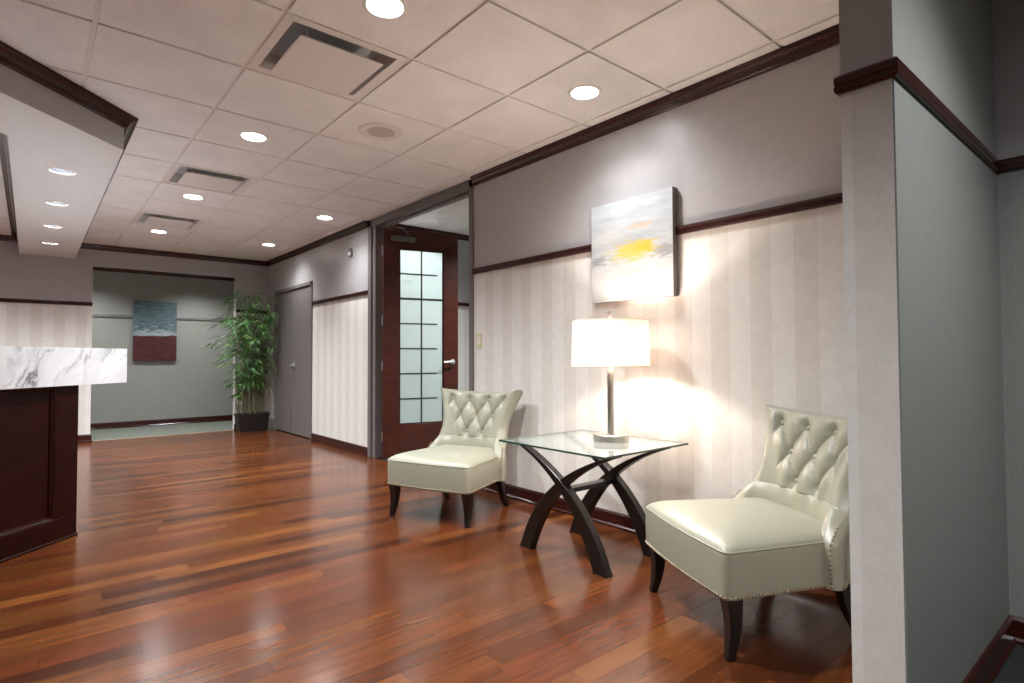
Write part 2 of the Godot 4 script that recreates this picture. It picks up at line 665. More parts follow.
const DOWN_TILES := [Vector2(1.7200, 0.3087), Vector2(1.1104, -2.1297), Vector2(1.1104, -3.9585), Vector2(1.1104, -5.7873), Vector2(1.1104, -7.6161), Vector2(2.3296, -2.1297), Vector2(2.3296, -5.7873), Vector2(2.3296, -7.6161), Vector2(-1.3280, -4.5681), Vector2(-1.3280, -6.3969), Vector2(-1.3280, -8.2257), Vector2(-0.1088, -0.3009)]
const VENT_TILES := [Vector2(1.1104, -2.7393), Vector2(1.1104, -5.1777), Vector2(1.1104, -7.0065)]
const SPEAKER_TILE := Vector2(1.7200, -3.3489)

func holed_tile(s, x0, x1, z0, z1, y, r, face):
	# a flat square with a round hole at its middle, seen from below (face = DOWN)
	var c = Vector2((x0 + x1) * 0.5, (z0 + z1) * 0.5)
	var seg = 24
	for i in seg:
		var a = TAU * i / seg
		var b = TAU * (i + 1) / seg
		var q = []
		for t in [a, b]:
			var d = Vector2(cos(t), sin(t))
			var k = minf((x1 - x0) * 0.5 / maxf(absf(d.x), 1e-6), (z1 - z0) * 0.5 / maxf(absf(d.y), 1e-6))
			q.append([c + d * r, c + d * k])
		var v = []
		for p in [q[0][0], q[1][0], q[1][1], q[0][1]]: v.append(Vector3(p.x, y, p.y))
		quad(s, v[0], v[1], v[2], v[3], face)

func build_ceiling():
	var ce = thing("ceiling", Vector3.ZERO, 0, "suspended ceiling of square off white tiles in a thin metal grid", "ceiling", "", "structure")
	box_part("slab", Vector3(XL - 0.12, CEIL + 0.12, ZB - 0.12), Vector3(XW + 0.12, CEIL + 0.24, ZN + 0.12), M.white_paint, ce)
	var drop := 0.009
	var bw := 0.0115     # half width of a grid bar
	var xs = []
	var k = -6
	while true:
		var x = TX0 + k * TILE
		if x > XW: break
		if x > XL: xs.append(x)
		k += 1
	var zs = []
	k = -8
	while true:
		var z = TZ0 - k * TILE
		if z < ZB: break
		if z < ZN: zs.append(z)
		k += 1
	for x in xs:
		box_part("grid_bar", Vector3(x - bw, CEIL, ZB), Vector3(x + bw, CEIL + 0.03, ZN), M.tbar, ce)
	for z in zs:
		box_part("grid_bar", Vector3(XL, CEIL + 0.0004, z - bw), Vector3(XW, CEIL + 0.03, z + bw), M.tbar, ce)
	var ex = [XL] + xs + [XW]
	var ez = [ZN] + zs + [ZB]
	var plain = {}
	for i in ex.size() - 1:
		for j in ez.size() - 1:
			var x0 = ex[i] + (bw - 0.002 if i > 0 else 0.0)
			var x1 = ex[i + 1] - (bw - 0.002 if i < ex.size() - 2 else 0.0)
			var z1 = ez[j] - (bw - 0.002 if j > 0 else 0.0)
			var z0 = ez[j + 1] + (bw - 0.002 if j < ez.size() - 2 else 0.0)
			if x1 - x0 < 0.02 or z1 - z0 < 0.02: continue
			var c = Vector2((ex[i] + ex[i + 1]) * 0.5, (ez[j] + ez[j + 1]) * 0.5)
			var skip = false
			for v in VENT_TILES:
				if v.distance_to(c) < 0.1: skip = true
			if skip: continue
			var hole = false
			for v in DOWN_TILES:
				if v.distance_to(c) < 0.1: hole = true
			var s = new_st()
			if hole:
				var y0 = CEIL - drop
				holed_tile(s, x0, x1, z0, z1, y0, 0.083, Vector3.DOWN)
				holed_tile(s, x0, x1, z0, z1, CEIL + 0.05, 0.083, Vector3.UP)
				quad(s, Vector3(x0, y0, z0), Vector3(x1, y0, z0), Vector3(x1, CEIL + 0.05, z0), Vector3(x0, CEIL + 0.05, z0), Vector3(0, 0, -1))
				quad(s, Vector3(x0, y0, z1), Vector3(x1, y0, z1), Vector3(x1, CEIL + 0.05, z1), Vector3(x0, CEIL + 0.05, z1), Vector3(0, 0, 1))
				quad(s, Vector3(x0, y0, z0), Vector3(x0, y0, z1), Vector3(x0, CEIL + 0.05, z1), Vector3(x0, CEIL + 0.05, z0), Vector3(-1, 0, 0))
				quad(s, Vector3(x1, y0, z0), Vector3(x1, y0, z1), Vector3(x1, CEIL + 0.05, z1), Vector3(x1, CEIL + 0.05, z0), Vector3(1, 0, 0))
				part("ceiling_tile", s, M.tile, ce)
			else:
				# alike tiles share one mesh
				var size = Vector2(snappedf(x1 - x0, 0.0001), snappedf(z1 - z0, 0.0001))
				if not plain.has(size):
					box(s, Vector3(-size.x * 0.5, -drop, -size.y * 0.5), Vector3(size.x * 0.5, 0.035, size.y * 0.5), 0.0015)
					plain[size] = s.commit()
				var t = part("ceiling_tile", plain[size], M.tile, ce)
				t.position = Vector3((x0 + x1) * 0.5, CEIL, (z0 + z1) * 0.5)

func build_walls():
	var t := 0.12
	# right wall, with the glazed doorway and the far grey door
	var w = thing("wall_right", Vector3.ZERO, 0, "long wall of striped beige wallpaper below a dark rail and mauve grey paint above", "wall", "", "structure")
	wall_seg(w, Vector3(XW, 0, -3.745), Vector3(XW + t, CEIL + 0.12, ZN), M.paper, M.paint)
	wall_seg(w, Vector3(XW, 0, -7.215), Vector3(XW + t, CEIL + 0.12, -5.63), M.paper, M.paint)
	wall_seg(w, Vector3(XW, 0, ZB - t), Vector3(XW + t, CEIL + 0.12, -8.66), M.paper, M.paint)
	wall_seg(w, Vector3(XW, 2.02, -8.66), Vector3(XW + t, CEIL + 0.12, -7.215), M.paper, M.paint)
	wall_seg(w, Vector3(XW, 2.485, -5.63), Vector3(XW + t, CEIL + 0.12, -3.745), M.paper, M.paint)
	# back wall with the wide opening to the corridor
	w = thing("wall_back", Vector3.ZERO, 0, "far wall with a wide opening through to the corridor", "wall", "", "structure")
	wall_seg(w, Vector3(XL, 0, ZB - t), Vector3(0.60, CEIL + 0.12, ZB), M.paper, M.paint)
	wall_seg(w, Vector3(2.30, 0, ZB - t), Vector3(XW, CEIL + 0.12, ZB), M.paper, M.paint)
	wall_seg(w, Vector3(0.60, 2.238, ZB - t), Vector3(2.30, CEIL + 0.12, ZB), M.paper, M.paint)
	# left wall and the wall behind the camera
	w = thing("wall_left", Vector3.ZERO, 0, "wall at the far end behind the reception desk, outside the picture", "wall", "", "structure")
	wall_seg(w, Vector3(XL - t, 0, ZB - t), Vector3(XL, CEIL + 0.12, ZN), M.paper, M.paint)
	w = thing("wall_front", Vector3.ZERO, 0, "wall behind the camera, outside the picture", "wall", "", "structure")
	wall_seg(w, Vector3(XL - t, 0, ZN), Vector3(XW + t, CEIL + 0.12, ZN + t), M.paper, M.paint)
	# stub partition: pale paper on its end, grey ribbed paper on the near side
	w = thing("wall_partition", Vector3.ZERO, 0, "short partition wall with a pale papered end and a shadowed grey near side", "wall", "", "structure")
	var zf := -0.570
	var zn := -0.450
	box_part("lower_wallpaper", Vector3(1.600, 0, zf), Vector3(XW, RAIL + 0.02, zn - 0.004), M.paper, w)
	box_part("upper_paint", Vector3(1.600, RAIL + 0.02, zf), Vector3(XW, CEIL + 0.03, zn - 0.004), M.paint, w)
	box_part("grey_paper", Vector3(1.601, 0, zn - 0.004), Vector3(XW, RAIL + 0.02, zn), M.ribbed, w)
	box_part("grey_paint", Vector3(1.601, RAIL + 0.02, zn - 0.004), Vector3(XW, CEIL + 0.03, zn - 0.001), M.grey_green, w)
	# grey paper on the wall of the recess
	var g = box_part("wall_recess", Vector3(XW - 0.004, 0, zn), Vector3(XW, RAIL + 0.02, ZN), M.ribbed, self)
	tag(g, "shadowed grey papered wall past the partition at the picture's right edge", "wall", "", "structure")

func build_corridor():
	var z0 := -10.45
	var z1 := ZB - 0.12
	box_shell("wall_corridor", [["upper_paint", Vector3(-1.6, 0, z0 - 0.1), Vector3(4.6, 2.6, z0), M.grey_green]], "grey green corridor wall behind the wide opening", "wall")
	box_shell("wall_corridor_end", [["end_panel", Vector3(-1.7, 0, z0 - 0.1), Vector3(-1.6, 2.6, z1), M.grey_green], ["end_panel", Vector3(4.6, 0, z0 - 0.1), Vector3(4.7, 2.6, z1), M.grey_green], ["side_panel", Vector3(XW, 0, z1), Vector3(4.7, 2.6, z1 + 0.1), M.grey_green]], "ends of the corridor out of sight", "wall")
	var f = box_part("floor_corridor", Vector3(-1.7, -0.12, z0 - 0.1), Vector3(4.7, 0.0, ZB - 0.008), M.green_carpet, self)
	tag(f, "grey green carpet of the corridor behind the opening", "floor", "", "structure")
	var c = box_part("ceiling_corridor", Vector3(-1.7, 2.44, z0 - 0.1), Vector3(4.7, 2.6, z1), M.white_paint, self)
	tag(c, "plain corridor ceiling hidden behind the header", "ceiling", "", "structure")

func build_side_room():
	var xa := XW + 0.12
	var zf := -6.15
	var h := 2.66
	var w = thing("wall_side_room", Vector3.ZERO, 0, "pale papered wall of the side room seen past the open glazed door", "wall", "", "structure")
	wall_seg(w, Vector3(xa, 0, zf - 0.1), Vector3(6.0, h + 0.1, zf), M.paper, M.paint)
	w = thing("wall_side_room_end", Vector3.ZERO, 0, "walls of the side room out of sight", "wall", "", "structure")
	wall_seg(w, Vector3(6.0, 0, zf - 0.1), Vector3(6.1, h + 0.1, -2.2), M.paper, M.paint)
	wall_seg(w, Vector3(xa, 0, -2.3), Vector3(6.0, h + 0.1, -2.2), M.paper, M.paint)
	var f = box_part("floor_side_room", Vector3(xa, -0.12, zf - 0.1), Vector3(6.1, 0.0, -2.2), M.green_carpet, self)
	tag(f, "carpet of the side room behind the doorway", "floor", "", "structure")
	var ce = thing("ceiling_side_room", Vector3.ZERO, 0, "tiled ceiling of the side room seen above the open glazed door", "ceiling", "", "structure")
	box_part("slab", Vector3(XW, h + 0.03, zf - 0.1), Vector3(6.1, h + 0.12, -2.2), M.white_paint, ce)
	box_part("edge_panel", Vector3(xa, CEIL + 0.1, -6.15), Vector3(xa + 0.01, h + 0.03, -2.2), M.white_paint, ce)
	var x = xa
	while x < 6.0:
		var z = zf
		while z < -2.3:
			box_part("ceiling_tile", Vector3(x + 0.008, h - 0.004, z + 0.008), Vector3(minf(x + TILE, 6.0) - 0.008, h + 0.02, minf(z + TILE, -2.3) - 0.008), M.tile, ce, 0.0015)
			z += TILE
		x += TILE
	box_part("grid_backing", Vector3(xa, h + 0.004, zf), Vector3(6.0, h + 0.03, -2.3), M.tbar, ce)

const SOFX := 0.415
const SOFIN := -0.115
const CROWN_BIG := [Vector2(0.0000, -0.0686), Vector2(0.0118, -0.0686), Vector2(0.0134, -0.0602), Vector2(0.0235, -0.0560), Vector2(0.0269, -0.0434), Vector2(0.0386, -0.0280), Vector2(0.0538, -0.0182), Vector2(0.0588, -0.0112), Vector2(0.0706, -0.0098), Vector2(0.0706, -0.0007), Vector2(0.0000, -0.0007)]
const SOF_LIGHTS := [-4.845, -5.875, -6.905, -7.935]

func build_soffit():
	var o = thing("ceiling_soffit", Vector3.ZERO, 0, "dropped pale soffit with a slanting corner above the reception desk", "soffit", "", "structure")
	# underside of the straight run, cut for the can lights
	var s = new_st()
	var za = -4.35
	var z = za
	var hw = 0.16
	var xm = (SOFX + SOFIN) * 0.5
	for c in SOF_LIGHTS:
		quad(s, Vector3(SOFIN, SOF, z), Vector3(SOFX, SOF, z), Vector3(SOFX, SOF, c + hw), Vector3(SOFIN, SOF, c + hw), Vector3.DOWN)
		quad(s, Vector3(SOFIN, SOF, c + hw), Vector3(xm - hw, SOF, c + hw), Vector3(xm - hw, SOF, c - hw), Vector3(SOFIN, SOF, c - hw), Vector3.DOWN)
		quad(s, Vector3(xm + hw, SOF, c + hw), Vector3(SOFX, SOF, c + hw), Vector3(SOFX, SOF, c - hw), Vector3(xm + hw, SOF, c - hw), Vector3.DOWN)
		holed_tile(s, xm - hw, xm + hw, c - hw, c + hw, SOF, 0.078, Vector3.DOWN)
		z = c - hw
	quad(s, Vector3(SOFIN, SOF, z), Vector3(SOFX, SOF, z), Vector3(SOFX, SOF, ZB), Vector3(SOFIN, SOF, ZB), Vector3.DOWN)
	# the slanting corner and the run that goes off to the left
	var poly = [Vector2(SOFX, za), Vector2(SOFX, -4.135), Vector2(-1.50, -2.22), Vector2(XL, -2.22), Vector2(XL, -2.69), Vector2(-1.695, -2.69), Vector2(SOFIN, -4.27), Vector2(SOFIN, za)]
	var pp = PackedVector2Array(poly)
	var idx = Geometry2D.triangulate_polygon(pp)
	for k in range(0, idx.size(), 3):
		var v = []
		for j in 3: v.append(Vector3(pp[idx[k + j]].x, SOF, pp[idx[k + j]].y))
		tri(s, v[0], v[1], v[2], Vector3.DOWN, Vector3.DOWN, Vector3.DOWN)
	part("underside", s, M.white_paint, o)
	s = new_st()
	var ring = [[Vector2(SOFX, ZB), Vector2(SOFX, -4.135), Vector3(1, 0, 0)], [Vector2(SOFX, -4.135), Vector2(-1.5, -2.22), Vector3(1, 0, 1).normalized()], [Vector2(-1.5, -2.22), Vector2(XL, -2.22), Vector3(0, 0, 1)], [Vector2(XL, -2.69), Vector2(-1.695, -2.69), Vector3(0, 0, -1)], [Vector2(-1.695, -2.69), Vector2(SOFIN, -4.27), Vector3(-1, 0, -1).normalized()], [Vector2(SOFIN, -4.27), Vector2(SOFIN, ZB), Vector3(-1, 0, 0)]]
	for e in ring:
		quad(s, Vector3(e[0].x, SOF, e[0].y), Vector3(e[1].x, SOF, e[1].y), Vector3(e[1].x, CEIL + 0.02, e[1].y), Vector3(e[0].x, CEIL + 0.02, e[0].y), e[2])
	part("fascia", s, M.paint, o)
	# crown round the top of the soffit
	var q = 0.41421
	var c0 = Vector3(0, CEIL - 0.009, 0)
	s = new_st()
	moulding(s, CROWN_BIG, Vector3(SOFX, 0, ZB) + c0, Vector3(SOFX, 0, -4.135) + c0, Vector3(1, 0, 0), 0, q)
	part("crown_moulding", s, M.trim, o)
	s = new_st()
	moulding(s, CROWN_BIG, Vector3(SOFX, 0, -4.135) + c0, Vector3(-1.5, 0, -2.22) + c0, Vector3(1, 0, 1).normalized(), q, q)
	part("crown_moulding", s, M.trim, o)
	s = new_st()
	moulding(s, CROWN_BIG, Vector3(-1.5, 0, -2.22) + c0, Vector3(XL, 0, -2.22) + c0, Vector3(0, 0, 1), q, 0)
	part("crown_moulding", s, M.trim, o)
	s = new_st()
	moulding(s, CROWN_BIG, Vector3(SOFIN, 0, -4.27) + c0, Vector3(SOFIN, 0, ZB) + c0, Vector3(-1, 0, 0), -q, 0)
	part("crown_moulding", s, M.trim, o)
	s = new_st()
	moulding(s, CROWN_BIG, Vector3(-1.695, 0, -2.69) + c0, Vector3(SOFIN, 0, -4.27) + c0, Vector3(-1, 0, -1).normalized(), 0, -q)
	part("crown_moulding", s, M.trim, o)

func build_trims():
	var yc = CEIL - 0.009
	var X = Vector3(-1, 0, 0)
	var Zp = Vector3(0, 0, 1)
	# crown
	trim("trim_2", CROWN, Vector3(XW, yc, -3.735), Vector3(XW, yc, -0.570), X, M.trim, "dark cherry crown moulding above the wall with the white painting", 0, -1)
	trim("trim_3", CROWN, Vector3(XW, yc, ZB), Vector3(XW, yc, -5.64), X, M.trim, "dark crown moulding above the grey door and the glazed doorway", -1, 0)
	trim("trim_4", CROWN, Vector3(SOFX, yc, ZB), Vector3(XW, yc, ZB), Zp, M.trim, "dark crown moulding along the far wall above the corridor opening", 0, -1)
	trim("trim_5", CROWN, Vector3(XL, yc, ZB), Vector3(SOFIN, yc, ZB), Zp, M.trim, "dark crown moulding along the far wall behind the soffit", 0, 0)
	# chair rail
	trim("trim_6", RAILP, Vector3(XW, RAIL, -3.745), Vector3(XW, RAIL, -0.570), X, M.trim, "dark cherry chair rail crossing behind the white painting", 0, -1)
	trim("trim_7", RAILP, Vector3(XW, RAIL, -7.20), Vector3(XW, RAIL, -5.63), X, M.trim, "dark chair rail between grey door and glazed doorway")
	trim("trim_8", RAILP, Vector3(XL, RAIL, ZB), Vector3(0.60, RAIL, ZB), Zp, M.trim, "dark chair rail on the far wall above the marble counter")
	trim("trim_9", RAILP, Vector3(2.30, RAIL, ZB), Vector3(XW, RAIL, ZB), Zp, M.trim, "dark chair rail behind the top of the bamboo", 0, -1)
	# rail round the partition
	trim("trim_10", STUBP, Vector3(1.600, RAIL, -0.570), Vector3(1.600, RAIL, -0.450), X, M.trim, "dark chair rail wrapping the pale end of the partition", 1, 1)
	trim("trim_11", STUBP, Vector3(1.600, RAIL, -0.450), Vector3(XW, RAIL, -0.450), Zp, M.trim, "chair rail with a bright sheen on the grey side of the partition", 1, -1)
	trim("trim_12", STUBP, Vector3(1.600, RAIL, -0.570), Vector3(XW, RAIL, -0.570), Vector3(0, 0, -1), M.trim, "chair rail on the hidden side of the partition", 1, -1)
	trim("trim_13", STUBP, Vector3(XW - 0.004, RAIL, -0.450), Vector3(XW - 0.004, RAIL, ZN), X, M.trim, "dark chair rail on the recess wall at the right edge", -1, 0)
	# corridor
	var gm = mat(Color(0.47, 0.47, 0.46), 0.4)
	trim("trim_14", RAILP, Vector3(-1.6, 1.668, -10.45), Vector3(4.6, 1.668, -10.45), Zp, gm, "grey chair rail on the corridor wall behind the seascape painting")
	trim("trim_15", CROWN, Vector3(-1.6, 2.425, -10.45), Vector3(4.6, 2.425, -10.45), Zp, M.trim, "dark crown moulding at the top of the corridor wall")
	# side room
	trim("trim_16", RAILP, Vector3(XW + 0.12, RAIL, -6.15), Vector3(6.0, RAIL, -6.15), Zp, M.trim, "dark chair rail in the side room past the glazed door")
	trim("trim_17", CROWN, Vector3(XW + 0.12, 2.655, -6.15), Vector3(6.0, 2.655, -6.15), Zp, M.trim, "dark crown moulding in the side room above the glazed door")
	# baseboards
	trim("baseboard_right", BASEP, Vector3(XW, 0, -3.745), Vector3(XW, 0, -0.570), X, M.trim, "dark cherry baseboard behind the chairs and glass table", 0, -1)
	trim("baseboard_right_far", BASEP, Vector3(XW, 0, -7.20), Vector3(XW, 0, -5.64), X, M.trim, "dark baseboard between grey door and glazed doorway")
	trim("baseboard_back", BASEP, Vector3(XL, 0, ZB), Vector3(0.60, 0, ZB), Zp, M.trim, "dark baseboard on the far wall beside the reception desk", 0, 1)
	trim("baseboard_corner", BASEP, Vector3(2.30, 0, ZB), Vector3(XW, 0, ZB), Zp, M.trim, "dark baseboard behind the bamboo planter", 1, -1)
	trim("baseboard_corridor", BASEP, Vector3(-1.6, 0, -10.45), Vector3(4.6, 0, -10.45), Zp, M.trim, "dark baseboard along the corridor wall")
	trim("baseboard_partition", BASEP, Vector3(1.600, 0, -0.570), Vector3(1.600, 0, -0.450), X, M.trim, "dark baseboard on the end of the partition below the picture", 1, 1)
	trim("baseboard_recess", BASEP, Vector3(1.600, 0, -0.450), Vector3(XW, 0, -0.450), Zp, M.trim, "dark baseboard on the grey side of the partition", 1, -1)
	trim("baseboard_recess_right", BASEP, Vector3(XW - 0.004, 0, -0.450), Vector3(XW - 0.004, 0, ZN), X, M.trim, "dark baseboard of the recess wall in the lower right corner", -1, 0)
	trim("baseboard_side_room", BASEP, Vector3(XW + 0.12, 0, -6.15), Vector3(6.0, 0, -6.15), Zp, M.trim, "dark baseboard in the side room")

# =====================================================================
# doors
# =====================================================================
func lever(parent, at, towards, out):
	# rose, neck and lever of a door handle
	var h = Node3D.new()
	h.name = "handle"
	parent.add_child(h, true)
	h.position = at
	h.set_meta("label", "satin chrome lever handle")
	var s = new_st()
	tube(s, [out * 0.0, out * 0.008, out * 0.012], [0.030, 0.030, 0.024], 16)
	part("rose", s, M.chrome, h)
	s = new_st()
	var pts = [out * 0.01, out * 0.035, out * 0.048 + towards * 0.012, out * 0.05 + towards * 0.05, out * 0.046 + towards * 0.115]
	tube(s, pts, [0.012, 0.012, 0.013, 0.012, 0.010], 10)
	part("lever", s, M.chrome, h)

func hinge(parent, at, r = 0.007):
	var s = new_st()
	tube(s, [at - Vector3(0, 0.05, 0), at + Vector3(0, 0.05, 0)], r, 8)
	part("hinge", s, M.steel, parent)

func build_doors():
	# --- frame of the glazed doorway
	var f = thing("door_1", Vector3.ZERO, 0, "tall grey metal frame of the glazed doorway in the long wall", "door frame", "", "structure")
	var x0 := XW - 0.014
	var x1 := XW + 0.134
	box_part("jamb", Vector3(x0, 0, -3.797), Vector3(x1, 2.502, -3.745), M.frame_grey, f, 0.003)
	box_part("jamb", Vector3(x0, 0, -5.63), Vector3(x1, 2.502, -5.555), M.frame_grey, f, 0.003)
	box_part("jamb_stop", Vector3(XW + 0.03, 0, -5.556), Vector3(XW + 0.09, 2.43, -5.525), M.frame_grey, f, 0.003)
	box_part("jamb", Vector3(x0 + 0.005, 0, -5.525), Vector3(x1, 2.502, -5.462), M.frame_grey, f, 0.003)
	box_part("header", Vector3(x0, 2.425, -5.63), Vector3(x1, 2.502, -3.745), M.frame_grey, f, 0.003)
	box_part("header_stop", Vector3(XW + 0.03, 2.402, -5.47), Vector3(XW + 0.08, 2.426, -3.797), M.frame_grey, f, 0.003)
	# --- the glazed leaf, standing open into the side room
	var W := 0.825
	var H := 2.375
	var T := 0.044
	# local x runs from the hinge to the free edge, local z is the side that faces the hall
	var d = thing("glazed_door", Vector3(2.800, 0.008, -5.395), -13.0, "cherry wood door with a tall frosted glass panel standing open", "door")
	var st_w := 0.145
	var gx0 := 0.165
	var gx1 := 0.658
	var gy0 := 0.335
	var gy1 := 2.185
	box_part("hinge_stile", Vector3(0, 0, -T * 0.5), Vector3(gx0, H, T * 0.5), M.cherry, d, 0.002)
	box_part("lock_stile", Vector3(gx1, 0, -T * 0.5), Vector3(W, H, T * 0.5), M.cherry, d, 0.002)
	box_part("bottom_rail", Vector3(gx0, 0, -T * 0.5), Vector3(gx1, gy0, T * 0.5), M.cherry, d, 0.002)
	box_part("top_rail", Vector3(gx0, gy1, -T * 0.5), Vector3(gx1, H, T * 0.5), M.cherry, d, 0.002)
	var s = new_st()
	for q in [[gx0, gx0 + 0.012, gy0, gy1], [gx1 - 0.012, gx1, gy0, gy1], [gx0, gx1, gy0, gy0 + 0.012], [gx0, gx1, gy1 - 0.012, gy1]]:
		box(s, Vector3(q[0], q[2], 0.004), Vector3(q[1], q[3], T * 0.5 - 0.004), 0.003)
	part("glazing_bead", s, M.mahogany, d)
	var rows := 7
	var rh = (gy1 - gy0) / rows
	var mid = (gx0 + gx1) * 0.5
	for r in rows:
		for c in 2:
			var a = gx0 if c == 0 else mid
			var b = mid if c == 0 else gx1
			box_part("pane", Vector3(a, gy0 + r * rh, -0.003), Vector3(b, gy0 + (r + 1) * rh, 0.003), M.frosted, d)
	box_part("muntin", Vector3(mid - 0.008, gy0, 0.003), Vector3(mid + 0.008, gy1, 0.007), M.muntin, d)
	for r in range(1, rows):
		var y = gy0 + r * rh
		var full = r == 5
		var hh = 0.011 if full else 0.007
		box_part("muntin", Vector3(gx0 + 0.006, y - hh, 0.003), Vector3(mid - 0.008, y + hh, 0.0065), M.muntin, d)
		box_part("muntin", Vector3(mid + 0.008, y - hh, 0.003), Vector3(gx1 - (0.006 if full else 0.07), y + hh, 0.0065), M.muntin, d)
	lever(d, Vector3(W - 0.065, 0.985, T * 0.5), Vector3(-1, 0, 0), Vector3(0, 0, 1))
	for y in [0.22, 0.95, 1.42, 2.15]: hinge(d, Vector3(-0.012, y, T * 0.5 - 0.012))
	# closer
	var cl = Node3D.new()
	cl.name = "door_closer"
	d.add_child(cl)
	s = new_st()
	box(s, Vector3(0.07, 2.255, T * 0.5), Vector3(0.33, 2.305, T * 0.5 + 0.045), 0.006)
	part("closer_body", s, M.frame_grey, cl)
	s = new_st()
	tube(s, [Vector3(0.25, 2.30, T * 0.5 + 0.025), Vector3(0.25, 2.335, T * 0.5 + 0.03), Vector3(0.19, 2.385, T * 0.5 + 0.05), Vector3(-0.02, 2.40, 0.10)], 0.007, 8)
	part("closer_arm", s, M.frame_grey, cl)
	# --- far grey door
	var g = thing("door_2", Vector3.ZERO, 0, "grey metal frame of the plain door beside the bamboo", "door frame", "", "structure")
	box_part("jamb", Vector3(XW - 0.012, 0, -7.262), Vector3(XW + 0.13, 2.03, -7.215), M.frame_grey, g, 0.003)
	box_part("jamb", Vector3(XW - 0.012, 0, -8.665), Vector3(XW + 0.13, 2.03, -8.61), M.frame_grey, g, 0.003)
	box_part("header", Vector3(XW - 0.012, 1.985, -8.665), Vector3(XW + 0.13, 2.03, -7.215), M.frame_grey, g, 0.003)
	var l = thing("grey_door", Vector3(XW + 0.012, 0.012, -7.265), 0, "plain grey metal door with a lever handle beside the bamboo", "door")
	box_part("leaf", Vector3(0, 0, -0.742), Vector3(0.045, 1.97, 0), M.door_grey, l, 0.002)
	lever(l, Vector3(0, 0.93, -0.655), Vector3(0, 0, 1), Vector3(-1, 0, 0))
	for y in [0.25, 1.0, 1.72]: hinge(l, Vector3(-0.006, y, -0.002))
	var l2 = thing("grey_door", Vector3(XW + 0.012, 0.012, -8.012), 0, "plain grey fixed door leaf in the shade behind the bamboo", "door")
	box_part("leaf", Vector3(0, 0, -0.595), Vector3(0.045, 1.97, 0), M.door_grey, l2, 0.002)
	box_part("astragal", Vector3(-0.004, 0, -0.012), Vector3(0.0, 1.97, 0.0), M.door_grey, l2)

# =====================================================================
# reception desk
# =====================================================================
func build_desk():
	var d = thing("reception_desk", Vector3(0.227, 0, -4.27), 45.0, "dark mahogany panelled reception desk under the marble counter", "desk")
	var L := 2.4
	var top := 0.885
	# frame and panel front; local x runs to the right along the face, local z out towards the hall
	box_part("body", Vector3(-L, 0.0, -0.45), Vector3(-0.002, top, -0.028), M.mahogany, d)
	var pw := 1.05
	box_part("base_rail", Vector3(-L, 0.0, -0.028), Vector3(0, 0.128, 0.0), M.mahogany, d, 0.002)
	box_part("stile", Vector3(-0.155, 0.128, -0.028), Vector3(0, top, 0.0), M.mahogany, d, 0.002)
	box_part("stile", Vector3(-0.155 - pw - 0.12, 0.128, -0.028), Vector3(-0.155 - pw, top, 0.0), M.mahogany, d, 0.002)
	box_part("stile", Vector3(-L, 0.128, -0.028), Vector3(-L + 0.12, top, 0.0), M.mahogany, d, 0.002)
	for q in [[-0.155 - pw, -0.155], [-L + 0.12, -0.155 - pw - 0.12]]:
		var p = box_part("panel", Vector3(q[0], 0.128, -0.028), Vector3(q[1], top, -0.018), M.mahogany, d)
		var s = new_st()
		var b = [Vector2(0, 0), Vector2(0.0, 0.016), Vector2(0.006, 0.018), Vector2(0.012, 0.012), Vector2(0.02, 0.008), Vector2(0.024, 0)]
		# bead round the panel
		var lo = Vector3(q[0], 0.128, -0.018)
		var hi = Vector3(q[1], top, -0.018)
		var edges = [[Vector3(lo.x, lo.y, lo.z), Vector3(hi.x, lo.y, lo.z), Vector3.UP], [Vector3(lo.x, hi.y, lo.z), Vector3(hi.x, hi.y, lo.z), Vector3.DOWN], [Vector3(lo.x, lo.y, lo.z), Vector3(lo.x, hi.y, lo.z), Vector3.RIGHT], [Vector3(hi.x, lo.y, lo.z), Vector3(hi.x, hi.y, lo.z), Vector3.LEFT]]
		for e in edges:
			for k in b.size() - 1:
				var a0 = e[0] + e[2] * b[k].x + Vector3(0, 0, b[k].y)
				var a1 = e[0] + e[2] * b[k + 1].x + Vector3(0, 0, b[k + 1].y)
				var b0 = e[1] + e[2] * b[k].x + Vector3(0, 0, b[k].y)
				var b1 = e[1] + e[2] * b[k + 1].x + Vector3(0, 0, b[k + 1].y)
				flat_quad(s, a0, a1, b1, b0, Vector3(0, 0, 1) + e[2] * 0.5)
		part("panel_bead", s, M.mahogany, p)
	box_part("shoe_moulding", Vector3(-L, 0.0, 0.0), Vector3(0.004, 0.014, 0.010), M.mahogany, d, 0.004)
	# return that runs back along the hall (in the desk's own axes)
	var s2 = new_st()
	var to_local = d.transform.affine_inverse()
	var poly = []
	for p in [Vector3(0.224, 0, -4.28), Vector3(0.224, 0, -6.9), Vector3(-0.10, 0, -6.9), Vector3(-0.10, 0, -4.5)]:
		var q = to_local * p
		poly.append(Vector2(q.x, q.z))
	prism(s2, poly, 0.0, top)
	part("return_body", s2, M.mahogany, d)
	# marble counter, a slab of its own
	var c = thing("marble_counter", Vector3(0.227, 0.885, -4.27), 45.0, "thick white marble counter with grey veins on the reception desk", "counter")
	var to_c = c.transform.affine_inverse()
	poly = []
	for p in [Vector3(0.487, 0, -4.49), Vector3(0.487, 0, -7.05), Vector3(0.02, 0, -7.05), Vector3(0.02, 0, -4.72), Vector3(-1.72, 0, -2.98), Vector3(-1.39, 0, -2.613)]:
		var q = to_c * Vector3(p.x, 0.885, p.z)
		poly.append(Vector2(q.x, q.z))
	var s3 = new_st()
	prism(s3, poly, 0.0, 0.22)
	part("slab", s3, M.marble, c)

